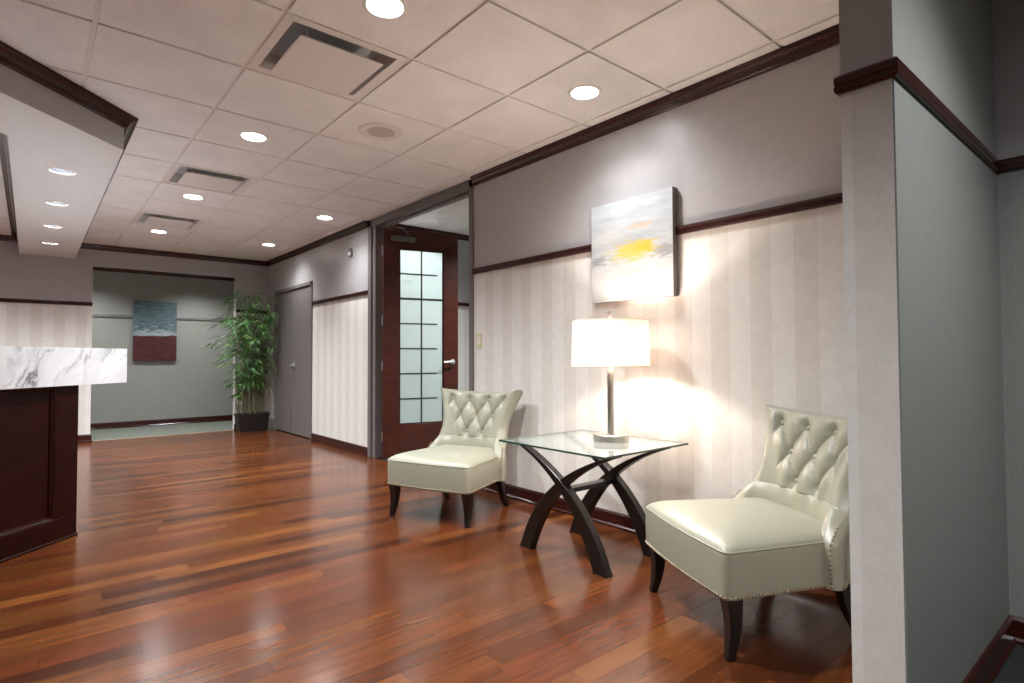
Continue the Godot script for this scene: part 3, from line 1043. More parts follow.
# =====================================================================
# ceiling fittings
# =====================================================================
func downlight(at, label, energy, group, small = false):
	var o = thing("downlight", at, 0, label, "ceiling light", group)
	var r := 0.072 if not small else 0.066
	var s = new_st()
	lathe(s, [Vector2(r, 0.0), Vector2(r + 0.004, -0.006), Vector2(r + 0.018, -0.004), Vector2(r + 0.022, 0.0)], 32)
	part("trim_ring", s, M.white_plastic, o)
	s = new_st()
	var deep = 0.022 if not small else 0.075
	lathe(s, [Vector2(r, 0.0), Vector2(r * (0.97 if not small else 0.82), deep)], 32)
	part("reflector", s, M.reflector if small else M.white_plastic, o)
	s = new_st()
	var lr = r * (0.97 if not small else 0.82)
	if small:
		lathe(s, [Vector2(0.0, deep - 0.028), Vector2(0.026, deep - 0.022), Vector2(0.036, deep - 0.006), Vector2(0.036, deep)], 24)
	else:
		lathe(s, [Vector2(0.0, deep - 0.010), Vector2(lr * 0.5, deep - 0.008), Vector2(lr, deep - 0.001)], 32)
	part("bulb" if small else "lens", s, M.lens, o)
	if small:
		s = new_st()
		lathe(s, [Vector2(0.0, deep), Vector2(lr, deep)], 24)
		part("reflector_top", s, M.reflector, o)
	var sp := SpotLight3D.new()
	sp.name = "lamp_light"
	o.add_child(sp)
	sp.position = Vector3(0, -0.012, 0) if not small else Vector3(0, 0.03, 0)
	sp.rotation_degrees.x = -90.0
	sp.light_energy = energy
	sp.light_color = Color(0.97, 0.985, 1.0)
	sp.light_size = 0.06 if not small else 0.03
	sp.spot_range = 14.0
	sp.spot_attenuation = 2.0
	sp.spot_angle = 68.0 if not small else 55.0
	sp.spot_angle_attenuation = 1.0
	sp.shadow_enabled = true
	return o

func build_ceiling_fittings():
	var E := 3.6
	var names = [
		"recessed downlight out of frame in front of the partition's grey side",
		"recessed downlight cut by the picture's top edge beside the big square vent",
		"recessed downlight left of the round speaker, second in the middle row",
		"recessed downlight between the two smaller square vents",
		"recessed downlight just past the farthest square vent",
		"recessed downlight in the tile in front of the white painting",
		"recessed downlight nearest the glazed doorway's frame",
		"recessed downlight in the far corner above the bamboo",
		"recessed downlight over the reception area, outside the frame",
		"recessed downlight over the reception work space, outside the frame",
		"recessed downlight at the reception back wall, outside the frame",
		"recessed downlight above the camera, outside the frame"]
	for i in DOWN_TILES.size():
		var p = DOWN_TILES[i]
		var lamp = downlight(Vector3(p.x, CEIL - 0.009, p.y), names[i], E, "recessed ceiling downlights")
		if i == 0:
			lamp.get_node("lamp_light").light_energy = 2.0
			lamp.get_node("lamp_light").spot_angle = 66.0
		elif i == 11:
			lamp.get_node("lamp_light").light_energy = 3.2
		elif p.x > 2.0:
			lamp.get_node("lamp_light").light_energy = 0.9
	var sn = ["nearest", "second", "third", "farthest"]
	for i in 4:
		downlight(Vector3((SOFX + SOFIN) * 0.5, SOF, SOF_LIGHTS[i]), "small recessed can light in the soffit, %s of four from the counter" % sn[i], 1.1, "can lights in the soffit", true)
	# corridor and side room
	downlight(Vector3(2.05, 2.44, -9.72), "corridor downlight out of sight behind the header, by the bamboo", 2.2, "corridor downlights")
	downlight(Vector3(0.55, 2.44, -9.72), "corridor downlight out of sight behind the header, by the counter", 2.2, "corridor downlights")
	downlight(Vector3(3.25, 2.656, -5.72), "side room downlight hidden behind the doorway header", 3.5, "side room downlights")
	downlight(Vector3(3.75, 2.656, -4.1), "side room downlight out of sight behind the long wall", 5.5, "side room downlights")
	# square plaque vents
	var vl = ["large square ceiling vent with a flat plaque at the top of the picture", "square ceiling vent between the second and third middle downlights", "farthest and smallest looking square ceiling vent"]
	for i in 3:
		var p = VENT_TILES[i]
		var o = thing("ceiling_vent", Vector3(p.x, CEIL, p.y), 0, vl[i], "vent", "square plaque vents")
		var h := TILE * 0.5 - 0.0105
		var q := 0.252
		var s = new_st()
		for e in [[-h, h, -h, -q], [-h, h, q, h], [-h, -q, -q, q], [q, h, -q, q]]:
			box(s, Vector3(e[0], -0.006, e[2]), Vector3(e[1], 0.012, e[3]), 0.0)
		part("flange", s, M.vent_white, o)
		s = new_st()
		var u := 0.235
		for k in 4:
			var a = PI / 2 * k
			var B = Basis(Vector3.UP, a)
			quad(s, B * Vector3(-q, 0.0, q), B * Vector3(q, 0.0, q), B * Vector3(u, 0.075, u), B * Vector3(-u, 0.075, u), B * Vector3(0, -0.4, -1).normalized())
		part("sloped_neck", s, M.vent_grey, o)
		s = new_st()
		box(s, Vector3(-u, 0.074, -u), Vector3(u, 0.08, u))
		part("duct_opening", s, M.duct, o)
		s = new_st()
		box(s, Vector3(-0.205, -0.032, -0.205), Vector3(0.205, -0.024, 0.205), 0.003)
		part("plaque", s, M.vent_white, o)
		for sx in [-1, 1]:
			s = new_st()
			tube(s, [Vector3(sx * 0.15, -0.025, 0.15), Vector3(sx * 0.17, 0.075, 0.17)], 0.004, 6)
			part("hanger", s, M.steel, o)
	# ceiling speaker
	var sp = thing("ceiling_speaker", Vector3(SPEAKER_TILE.x, CEIL - 0.009, SPEAKER_TILE.y), 0, "round white ceiling speaker with a perforated grille", "speaker")
	var s = new_st()
	lathe(s, [Vector2(0.088, -0.004), Vector2(0.10, -0.007), Vector2(0.128, -0.010), Vector2(0.140, -0.007), Vector2(0.145, 0.0)], 40)
	part("rim", s, M.vent_white, sp)
	s = new_st()
	lathe(s, [Vector2(0.0, -0.0065), Vector2(0.05, -0.006), Vector2(0.09, -0.004)], 32)
	part("grille", s, M.grille, sp)

# =====================================================================
# tufted slipper chairs
# =====================================================================
func curve(tab, y):
	# smooth interpolation in a table [[y, value], ...]
	var n = tab.size()
	if y <= tab[0][0]: return tab[0][1]
	for i in n - 1:
		if y <= tab[i + 1][0]:
			var a = tab[i]; var b = tab[i + 1]
			var p = tab[max(i - 1, 0)]; var q = tab[min(i + 2, n - 1)]
			var t = (y - a[0]) / (b[0] - a[0])
			return cubic_interpolate(a[1], b[1], p[1], q[1], t)
	return tab[n - 1][1]

const C_W := [[0.205, 0.306], [0.36, 0.308], [0.42, 0.290], [0.48, 0.272], [0.56, 0.270], [0.68, 0.300], [0.83, 0.358]]
const C_F := [[0.205, 0.165], [0.36, 0.172], [0.41, 0.135], [0.45, 0.088], [0.53, 0.06], [0.66, 0.055], [0.83, 0.05]]
const C_Z := [[0.205, -0.315], [0.36, -0.317], [0.46, -0.332], [0.83, -0.435]]
const B_Y0 := 0.207
const B_Y1 := 0.795

func back_mid(u, v):
	var y = lerpf(B_Y0, B_Y1, v)
	var au = absf(u)
	var w = curve(C_W, y)
	var x = w * (u * 1.12 - 0.12 * u * au * au)
	var z = curve(C_Z, y) + curve(C_F, y) * pow(au, 2.4)
	var yy = y + 0.022 * v * v * pow(au, 2.0) - 0.008 * v
	return Vector3(x, yy, z)

func back_normal(u, v):
	var e = 0.004
	var a = back_mid(clampf(u + e, -1, 1), v) - back_mid(clampf(u - e, -1, 1), v)
	var b = back_mid(u, clampf(v + e, 0, 1)) - back_mid(u, clampf(v - e, 0, 1))
	return a.cross(b).normalized()   # towards the sitter (+z)

# tufting lattice: rows of buttons at heights TY, columns TX apart
const TY := [0.725, 0.615, 0.505]
const TDX := 0.122

func tuft(u, v):
	# puff height at a point of the inner back, 0 in the creases
	var p = back_mid(u, v)
	var y = lerpf(B_Y0, B_Y1, v)
	var x = u * 0.27
	var t = (0.725 - y) / 0.11            # 0, 1, 2 at the button rows
	var s = x / TDX + 0.5                 # integers at buttons of the top row
	var tc = clampf(t, 0.0, 2.0)
	var a = s + tc * 0.5
	var b = s - tc * 0.5
	var ha = absf(sin(PI * a))
	var hb = absf(sin(PI * b))
	var puff = pow(ha * hb, 0.38)
	# button dimples
	var d = 10.0
	for r in 3:
		var yb = TY[r]
		var n = 4 - r
		for k in n:
			var xb = (k - (n - 1) * 0.5) * TDX
			d = minf(d, Vector2(x - xb, y - yb).length())
	var dim = exp(-d * d / (0.018 * 0.018))
	var h = 0.033 * puff - 0.012 * dim
	# fade away from the tufted field
	var fade = 1.0
	if t > 2.0: fade = clampf(1.0 - (t - 2.0) / 0.75, 0, 1)
	if t < 0.0: fade = clampf(1.0 + t / 0.7, 0.0, 1)
	var lim = TDX * (2.15 - tc * 0.42)
	fade *= clampf((lim - absf(x)) / 0.06, 0, 1)
	fade = fade * fade * (3.0 - 2.0 * fade)
	return lerpf(0.022, h, fade)

func edge_h(u, v, h0):
	var y = lerpf(B_Y0, B_Y1, v)
	var du = (1.0 - absf(u)) * curve(C_W, y)
	var dv = (1.0 - v) * (B_Y1 - B_Y0)
	var d = clampf(minf(du, dv) / h0, 0.0, 1.0)
	return h0 * sqrt(maxf(0.0, 1.0 - (1.0 - d) * (1.0 - d)))

func grid_mesh(s, P, N):
	for i in P.size() - 1:
		for j in P[0].size() - 1:
			tri(s, P[i][j], P[i + 1][j], P[i + 1][j + 1], N[i][j], N[i + 1][j], N[i + 1][j + 1])
			tri(s, P[i][j], P[i + 1][j + 1], P[i][j + 1], N[i][j], N[i + 1][j + 1], N[i][j + 1])

func grid_normals(P, towards):
	var N = []
	var n = P.size()
	var m = P[0].size()
	for i in n:
		var row = []
		for j in m:
			var a = P[min(i + 1, n - 1)][j] - P[max(i - 1, 0)][j]
			var b = P[i][min(j + 1, m - 1)] - P[i][max(j - 1, 0)]
			var k = a.cross(b)
			k = k.normalized() if k.length() > 1e-12 else towards[i][j]
			if k.dot(towards[i][j]) < 0: k = -k
			row.append(k)
		N.append(row)
	return N

func seat_outline(n):
	# plan of the seat, front = +z: a tapered rounded rectangle, n points evenly spaced
	var hw := 0.324
	var hb := 0.270
	var z1 := 0.272
	var z0 := -0.315
	var r := 0.034
	var cs = [Vector2(hw, z1), Vector2(-hw, z1), Vector2(-hb, z0), Vector2(hb, z0)]
	var dense = []
	for k in 4:
		var c = cs[k]
		var a = (cs[(k + 3) % 4] - c).normalized()
		var b = (cs[(k + 1) % 4] - c).normalized()
		for i in 9:
			var t = i / 8.0
			dense.append((c + a * r).bezier_interpolate(c + a * r * 0.4, c + b * r * 0.4, c + b * r, t))
		var p = c + b * r
		var q = cs[(k + 1) % 4] - b * r
		for i in range(1, 60):
			dense.append(p.lerp(q, i / 60.0))
	for i in dense.size():
		var d = dense[i]
		if d.y > 0.2: dense[i].y += 0.022 * (1.0 - pow(d.x / hw, 2.0)) * clampf((d.y - 0.2) / 0.09, 0, 1)
	var total = 0.0
	for i in dense.size(): total += dense[i].distance_to(dense[(i + 1) % dense.size()])
	var pts = []
	var acc = 0.0
	var want = 0.0
	for i in dense.size():
		var a = dense[i]; var b = dense[(i + 1) % dense.size()]
		var L = a.distance_to(b)
		while want <= acc + L and pts.size() < n:
			pts.append(a.lerp(b, (want - acc) / maxf(L, 1e-9)))
			want += total / n
		acc += L
	return pts

func make_chair(called, at, turn, label):
	var o = thing(called, at, turn, label, "chair", "tufted leather slipper chairs")
	# seat
	var n := 160
	var out = seat_outline(n)
	var rings = [[0.99, 0.207], [1.0, 0.212], [1.004, 0.26], [1.006, 0.31], [1.002, 0.355], [0.996, 0.367], [0.982, 0.377], [0.95, 0.386], [0.88, 0.397], [0.76, 0.409], [0.58, 0.419], [0.36, 0.425], [0.16, 0.427]]
	var P = []
	var tw = []
	for r in rings:
		var row = []; var trow = []
		for i in n + 1:
			var q = out[i % n] * r[0]
			row.append(Vector3(q.x, r[1], q.y))
			trow.append(Vector3(q.x, 0.02 if r[1] < 0.37 else 1.0, q.y))
		P.append(row); tw.append(trow)
	var N = grid_normals(P, tw)
	for i in P.size(): N[i][n] = N[i][0]
	for i in P.size():
		# seam of the ring: average the two ends
		var a = P[min(i + 1, P.size() - 1)][0] - P[max(i - 1, 0)][0]
		var b = P[i][1] - P[i][n - 1]
		var k = a.cross(b).normalized()
		if k.dot(tw[i][0]) < 0: k = -k
		N[i][0] = k; N[i][n] = k
	var s = new_st()
	grid_mesh(s, P, N)
	for i in n:
		tri(s, Vector3(0, 0.4265, 0), P[-1][i], P[-1][i + 1], Vector3.UP, Vector3.UP, Vector3.UP)
		tri(s, Vector3(0, 0.207, 0), P[0][i], P[0][i + 1], Vector3.DOWN, Vector3.DOWN, Vector3.DOWN)
	var seat = part("seat", s, M.leather, o)
	# welt round the top edge
	var w = []
	for i in n:
		var q = out[i] * 0.992
		if q.y > -0.17: w.append([atan2(q.y + 0.17, q.x), Vector3(q.x, 0.368, q.y)])
	w.sort_custom(func(a, b): return a[0] < b[0])
	var wp = []
	for q in w: wp.append(q[1])
	s = new_st()
	tube(s, wp, 0.0042, 6)
	part("welt", s, M.leather, seat)
	# back
	var us = []
	for i in 97:
		var t = -1.0 + 2.0 * i / 96.0
		us.append(sin(t * PI * 0.5) * 0.35 + t * 0.65)
	var vs = []
	for j in 81:
		var t = j / 80.0
		vs.append(t * 0.75 + 0.25 * sin(t * PI * 0.5))
	var Pi = []; var Po = []; var Ti = []; var To = []
	for j in vs.size():
		var ri = []; var ro = []; var ti = []; var to = []
		for i in us.size():
			var m = back_mid(us[i], vs[j])
			var nn = back_normal(us[i], vs[j])
			var h = edge_h(us[i], vs[j], 0.036)
			var k = clampf(h / 0.036, 0, 1)
			ri.append(m + nn * (h * 0.8 + tuft(us[i], vs[j]) * k))
			ro.append(m - nn * h)
			ti.append(nn); to.append(-nn)
		Pi.append(ri); Po.append(ro); Ti.append(ti); To.append(to)
	s = new_st()
	grid_mesh(s, Pi, grid_normals(Pi, Ti))
	grid_mesh(s, Po, grid_normals(Po, To))
	var back = part("backrest", s, M.leather, o)
	# buttons
	for r in 3:
		var nb = 4 - r
		for k in nb:
			var xb = (k - (nb - 1) * 0.5) * TDX
			var u = xb / 0.27
			var v = (TY[r] - B_Y0) / (B_Y1 - B_Y0)
			var p = back_mid(u, v) + back_normal(u, v) * (0.036 * 0.8 + tuft(u, v) + 0.009)
			s = new_st()
			lathe(s, [Vector2(0.0125, -0.004), Vector2(0.0125, 0.001), Vector2(0.010, 0.005), Vector2(0.006, 0.0075), Vector2(0.0, 0.0085)], 14)
			var b = part("button", s, M.leather, back)
			b.position = p
			var nn = back_normal(u, v)
			var xx = Vector3.RIGHT
			var zz = xx.cross(nn).normalized()
			b.basis = Basis(nn.cross(zz).normalized(), nn, zz)
	# nailhead trim along the bottom edge and up the front edges of the back
	s = new_st()
	var path = []
	for i in n * 4:
		var f = i / 4.0
		var q = out[int(f) % n].lerp(out[(int(f) + 1) % n], f - int(f))
		if q.y > -0.155: path.append([atan2(q.y + 0.155, q.x), Vector3(q.x * 1.004, 0.2165, q.y * 1.004)])
	path.sort_custom(func(a, b): return a[0] < b[0])
	var lines = []
	var l0 = []
	for q in path: l0.append(q[1])
	lines.append(l0)
	for sg in [-1.0, 1.0]:
		var ln = []
		for j in 40:
			var v = 0.36 * j / 39.0
			ln.append(back_mid(sg * 0.992, v) + Vector3(sg * 0.012, 0, 0.004) + back_normal(sg * 0.9, v) * 0.004)
		lines.append(ln)
		ln = []
		for j in 30:
			var u = sg * lerpf(0.98, 0.55, j / 29.0)
			ln.append(back_mid(u, 0.02) - back_normal(u, 0.02) * 0.036)
		lines.append(ln)
	for ln in lines:
		var acc = 0.0
		for i in range(1, ln.size()):
			acc += ln[i].distance_to(ln[i - 1])
			if acc >= 0.0145:
				acc = 0.0
				nail(s, ln[i])
	var nh = part("nailhead_trim", s, M.brass, o)
	nh.set_meta("kind", "stuff")
	nh.set_meta("label", "row of small antique brass nailheads")
	# dust cover under the seat
	# legs
	for sx in [-1.0, 1.0]:
		s = new_st()
		var pts = []; var wd = []
		for i in 9:
			var t = i / 8.0
			pts.append(Vector3(sx * (0.284 + 0.010 * t * t), 0.21 * (1.0 - t), 0.230 + 0.016 * t * t - 0.008 * sin(PI * t)))
			wd.append(lerpf(0.060, 0.027, t))
		sweep_rect(s, pts, wd, wd, Vector3.RIGHT)
		part("leg", s, M.espresso, o)
		s = new_st()
		pts = []; wd = []
		for i in 9:
			var t = i / 8.0
			pts.append(Vector3(sx * (0.240 + 0.014 * t), 0.21 * (1.0 - t), -0.255 - 0.075 * t * t))
			wd.append(lerpf(0.050, 0.032, t))
		sweep_rect(s, pts, wd, wd, Vector3.RIGHT)
		part("leg", s, M.espresso, o)
	return o

func nail(s, p):
	# a small dome
	var r := 0.0062
	var top = []
	for k in 6: top.append(Vector3(cos(TAU * k / 6), 0, sin(TAU * k / 6)))
	var up = p + Vector3.UP * r
	var dn = p + Vector3.DOWN * r
	for k in 6:
		var a = top[k]; var b = top[(k + 1) % 6]
		tri(s, p + a * r, p + b * r, up, a, b, Vector3.UP)
		tri(s, p + a * r, p + b * r, dn, a, b, Vector3.DOWN)

func build_chairs():
	make_chair("slipper_chair", Vector3(2.176, 0, -3.232), -68.4, "pale sage leather tufted slipper chair by the glazed doorway")
	make_chair("slipper_chair", Vector3(2.202, 0, -1.184), -118.5, "pale sage leather tufted slipper chair partly hidden by the partition")

# =====================================================================
# glass side table
# =====================================================================
func build_table():
	var o = thing("side_table", Vector3(2.295, 0, -2.07), 0, "square glass topped side table on crossed dark wooden legs", "side table")
	var hx := 0.33
	var hz := 0.375
	var top := 0.59
	var s = new_st()
	box(s, Vector3(-hx, top - 0.010, -hz), Vector3(hx, top, hz))
	var g = part("glass_top", s, M.glass, o)
	s = new_st()
	for e in [[-hx - 0.0008, -hx, -hz, hz], [hx, hx + 0.0008, -hz, hz], [-hx, hx, -hz - 0.0008, -hz], [-hx, hx, hz, hz + 0.0008]]:
		box(s, Vector3(e[0], top - 0.010, e[2]), Vector3(e[1], top, e[3]))
	part("polished_edge", s, M.glass_edge, g)
	var k = 0
	for xx in [-0.19, 0.20]:
		for sg in [-1.0, 1.0]:
			var xo = xx + sg * 0.0008
			var a = Vector3(xo, -0.03, sg * -0.278 - 0.03)
			var c1 = Vector3(xo, 0.28, sg * -0.18 - 0.03)
			var c2 = Vector3(xo, 0.47, sg * 0.05 - 0.03)
			var b = Vector3(xo, top - 0.0165, sg * 0.36 - 0.02)
			var pts = []; var wd = []
			for i in 21:
				var t = i / 20.0
				pts.append(a.bezier_interpolate(c1, c2, b, t))
				wd.append(lerpf(0.080, 0.012, smoothstep(0.1, 1.0, t)))
			s = new_st()
			sweep_rect(s, pts, wd, 0.046, Vector3.RIGHT, 0.0)
			part("curved_leg", s, M.espresso, o)
	s = new_st()
	box(s, Vector3(-0.168, 0.338, -0.055), Vector3(0.178, 0.362, 0.0), 0.003)
	part("stretcher", s, M.espresso, o)
	for xx in [-0.19, 0.20]:
		for sz in [-1, 1]:
			s = new_st()
			lathe(s, [Vector2(0.014, 0.0), Vector2(0.014, 0.006), Vector2(0.0, 0.006)], 12, Vector3(xx, top - 0.0162, sz * 0.335 - 0.02))
			part("glass_pad", s, M.steel, o)

# =====================================================================
# table lamp
# =====================================================================
func build_lamp():
	var o = thing("table_lamp", Vector3(2.385, 0.591, -2.01), 0, "brushed nickel table lamp with a glowing cream drum shade", "lamp")
	var s = new_st()
	lathe(s, [Vector2(0.0, 0.0), Vector2(0.093, 0.0), Vector2(0.095, 0.002), Vector2(0.095, 0.033), Vector2(0.092, 0.036), Vector2(0.022, 0.037), Vector2(0.0, 0.037)], 48)
	part("base", s, M.nickel, o)
	s = new_st()
	lathe(s, [Vector2(0.0185, 0.036), Vector2(0.0185, 0.405)], 24)
	part("column", s, M.nickel, o)
	s = new_st()
	lathe(s, [Vector2(0.0185, 0.405), Vector2(0.022, 0.407), Vector2(0.022, 0.422), Vector2(0.016, 0.426), Vector2(0.016, 0.448), Vector2(0.0, 0.448)], 20)
	part("socket", s, M.nickel, o)
	var y0 := 0.398
	var y1 := 0.640
	var r0 := 0.207
	var r1 := 0.201
	s = new_st()
	var seg := 64
	for i in seg:
		var a0 = TAU * i / seg; var a1 = TAU * (i + 1) / seg
		var d0 = Vector3(cos(a0), 0, sin(a0)); var d1 = Vector3(cos(a1), 0, sin(a1))
		var u0 = Vector2(i * 6.0 / seg, 0); var u1 = Vector2((i + 1) * 6.0 / seg, 0)
		tri(s, d0 * r0 + Vector3.UP * y0, d1 * r0 + Vector3.UP * y0, d1 * r1 + Vector3.UP * y1, d0, d1, d1, u0, u1, u1 + Vector2(0, 1))
		tri(s, d0 * r0 + Vector3.UP * y0, d1 * r1 + Vector3.UP * y1, d0 * r1 + Vector3.UP * y1, d0, d1, d0, u0, u1 + Vector2(0, 1), u0 + Vector2(0, 1))
	var sh = part("shade", s, M.shade, o)
	for e in [[r0, y0], [r1, y1]]:
		var ring = []
		for i in 48:
			var a = TAU * i / 48
			ring.append(Vector3(cos(a) * e[0], e[1], sin(a) * e[0]))
		s = new_st()
		tube(s, ring, 0.003, 6, true)
		part("rim_wire", s, M.shade, sh)
	s = new_st()
	for k in 3:
		var a = TAU * k / 3 + 0.4
		tube(s, [Vector3(0, y1 - 0.008, 0), Vector3(cos(a) * r1, y1 - 0.004, sin(a) * r1)], 0.0025, 6)
	tube(s, [Vector3(0.045, 0.415, 0), Vector3(0.055, 0.53, 0), Vector3(0.03, 0.61, 0), Vector3(0, y1 - 0.008, 0)], 0.0022, 6)
	tube(s, [Vector3(-0.045, 0.415, 0), Vector3(-0.055, 0.53, 0), Vector3(-0.03, 0.61, 0), Vector3(0, y1 - 0.008, 0)], 0.0022, 6)
	part("harp", s, M.nickel, o)
	s = new_st()
	lathe(s, [Vector2(0.014, y1 - 0.012), Vector2(0.0145, y1 + 0.05), Vector2(0.012, y1 + 0.054), Vector2(0.0, y1 + 0.054)], 20)
	part("finial", s, M.nickel, o)
	s = new_st()
	lathe(s, [Vector2(0.0, 0.445), Vector2(0.013, 0.448), Vector2(0.014, 0.466), Vector2(0.028, 0.492), Vector2(0.030, 0.509), Vector2(0.022, 0.529), Vector2(0.0, 0.539)], 24)
	part("bulb", s, M.bulb, o)
	var l := OmniLight3D.new()
	l.name = "lamp_light"
	o.add_child(l)
	l.position = Vector3(0, 0.500, 0)
	l.light_energy = 0.33
	l.light_color = Color(1.0, 0.935, 0.875)
	l.light_size = 0.028
	l.omni_range = 12.0
	l.omni_attenuation = 2.0
	l.shadow_enabled = true

# =====================================================================
# paintings
# =====================================================================
func blob(x, y, cx, cy, rx, ry, nz):
	var d = Vector2((x - cx) / rx, (y - cy) / ry).length() + nz
	return clampf(1.6 - d * 1.3, 0, 1)

func build_paintings():
	# white abstract with a yellow patch, on the long wall
	var W := 384
	var im := Image.create(W, W, false, Image.FORMAT_RGB8)
	var a = noise(0.01, 91, 4)
	var b = noise(0.03, 92, 4)
	var c = noise(0.3, 93, 2)
	for j in W:
		for i in W:
			var x = float(i) / W
			var y = float(j) / W
			var st = a.get_noise_2d(i * 0.6, j * 2.6)
			var fi = b.get_noise_2d(i * 0.5, j * 2.4)
			var th = c.get_noise_2d(i * 0.25, j)
			var col = Color(0.80, 0.815, 0.82).lerp(Color(0.735, 0.75, 0.76), clampf(0.35 + st * 1.2, 0, 1))
			if y > 0.55: col = col.lerp(Color(0.855, 0.845, 0.835), clampf((y - 0.55) * 5.0 + fi, 0, 0.9))
			col = col.lerp(Color(0.86, 0.85, 0.82), blob(x, y, 0.22, 0.36, 0.3, 0.10, fi * 0.8) * 0.7)
			col = col.lerp(Color(0.62, 0.63, 0.645), blob(x, y, 0.42, 0.42, 0.42, 0.06, fi * 1.1) * 0.32)
			col = col.lerp(Color(0.48, 0.485, 0.50), blob(x, y, 0.07, 0.575, 0.17, 0.045, fi) * 0.5)
			col = col.lerp(Color(0.50, 0.48, 0.49), blob(x, y, 0.92, 0.565, 0.18, 0.06, fi) * 0.5)
			col = col.lerp(Color(0.88, 0.72, 0.60), blob(x, y, 0.66, 0.29, 0.17, 0.03, fi * 0.9 + (x - 0.66) * 1.1) * 0.6)
			col = col.lerp(Color(0.90, 0.79, 0.42), blob(x, y, 0.54, 0.52, 0.28, 0.095, fi * 0.7) * 0.95)
			col = col.lerp(Color(0.89, 0.74, 0.24), blob(x, y, 0.66, 0.50, 0.16, 0.06, fi * 0.7) * 0.9)
			col = col.lerp(Color(0.87, 0.78, 0.68), blob(x, y, 0.5, 0.72, 0.2, 0.03, fi) * 0.4)
			var k = 1.0 + th * 0.025
			im.set_pixel(i, j, Color(col.r * k * 0.84, col.g * k * 0.84, col.b * k * 0.84))
	var m = mat(Color.WHITE, 0.55)
	m.albedo_texture = tex(im)
	var o = thing("wall_painting", Vector3(XW, 1.376, -2.127), 0, "white and grey abstract painting with a yellow patch above the lamp", "painting")
	var h := 0.605
	var hw := 0.298
	var d := 0.048
	var s = new_st()
	quad(s, Vector3(-d, 0, -hw), Vector3(-d, 0, hw), Vector3(-d, h, hw), Vector3(-d, h, -hw), Vector3(-1, 0, 0), Vector2(0, 1), Vector2(1, 1), Vector2(1, 0), Vector2(0, 0))
	part("canvas_face", s, m, o)
	var em = mat(Color(0.50, 0.475, 0.45), 0.4)
	s = new_st()
	for q in [[Vector3(-d, 0, -hw - 0.001), Vector3(-0.001, h, -hw)], [Vector3(-d, 0, hw), Vector3(-0.001, h, hw + 0.001)], [Vector3(-d, -0.001, -hw), Vector3(-0.001, 0, hw)], [Vector3(-d, h, -hw), Vector3(-0.001, h + 0.001, hw)]]:
		box(s, q[0], q[1])
	part("canvas_edge", s, em, o)
	# sea above dark red, in the corridor
	im = Image.create(256, 384, false, Image.FORMAT_RGB8)
	for j in 384:
		for i in 256:
			var y = j / 384.0
			var st = a.get_noise_2d(i * 1.2 + 300, j * 5.0)
			var fi = b.get_noise_2d(i * 0.5, j * 3.0)
			var col
			if y < 0.58 + fi * 0.02:
				col = Color(0.36, 0.44, 0.45).lerp(Color(0.25, 0.33, 0.35), clampf(0.5 + st, 0, 1))
				col = col.lerp(Color(0.62, 0.66, 0.67), clampf((st + fi * 0.8 - 0.12) * 2.5, 0, 0.8) * clampf((y - 0.2) * 4.0, 0, 1))
				col = col.lerp(Color(0.70, 0.72, 0.73), blob(i / 256.0, y, 0.55, 0.55, 0.6, 0.05, fi * 1.4) * 0.7)
			else:
				col = Color(0.26, 0.10, 0.11).lerp(Color(0.34, 0.14, 0.14), clampf(0.5 + st * 1.2, 0, 1))
				col = col.lerp(Color(0.16, 0.06, 0.07), clampf(fi * 1.4, 0, 0.7))
			im.set_pixel(i, j, col)
	m = mat(Color.WHITE, 0.5)
	m.albedo_texture = tex(im)
	o = thing("wall_painting", Vector3(1.494, 1.008, -10.45), 0, "dark red and teal seascape painting on the corridor wall", "painting")
	hw = 0.292
	h = 0.93
	s = new_st()
	quad(s, Vector3(-hw, 0, 0.035), Vector3(hw, 0, 0.035), Vector3(hw, h, 0.035), Vector3(-hw, h, 0.035), Vector3(0, 0, 1), Vector2(0, 1), Vector2(1, 1), Vector2(1, 0), Vector2(0, 0))
	part("canvas_face", s, m, o)
	s = new_st()
	for q in [[Vector3(-hw - 0.001, 0, 0.001), Vector3(-hw, h, 0.035)], [Vector3(hw, 0, 0.001), Vector3(hw + 0.001, h, 0.035)], [Vector3(-hw, -0.001, 0.001), Vector3(hw, 0, 0.035)], [Vector3(-hw, h, 0.001), Vector3(hw, h + 0.001, 0.035)]]:
		box(s, q[0], q[1])
	part("canvas_edge", s, em, o)

# =====================================================================
# bamboo
# =====================================================================
func leaf_into(s, base, dir, len_, wid, col):
	var side = dir.cross(Vector3.UP)
	if side.length() < 0.05: side = Vector3.RIGHT
	side = side.normalized().rotated(dir, rng.randf_range(-0.9, 0.9))
	var up = side.cross(dir).normalized()
	var pts = []
	for k in 4:
		var t = k / 3.0
		pts.append(base + dir * len_ * t + Vector3.DOWN * len_ * 0.28 * t * t)
	var wds = [0.12, 1.0, 0.62, 0.0]
	for k in 3:
		for sg in [-1.0, 1.0]:
			var a = pts[k]; var b = pts[k + 1]
			var a1 = a + side * sg * wid * 0.5 * wds[k] + up * wid * 0.12 * wds[k]
			var b1 = b + side * sg * wid * 0.5 * wds[k + 1] + up * wid * 0.12 * wds[k + 1]
			var nn = (b - a).cross(a1 - a).normalized()
			if nn.dot(up) < 0: nn = -nn
			s.set_color(col)
			tri(s, a, a1, b1, nn, nn, nn)
			if k < 2: tri(s, a, b1, b, nn, nn, nn)

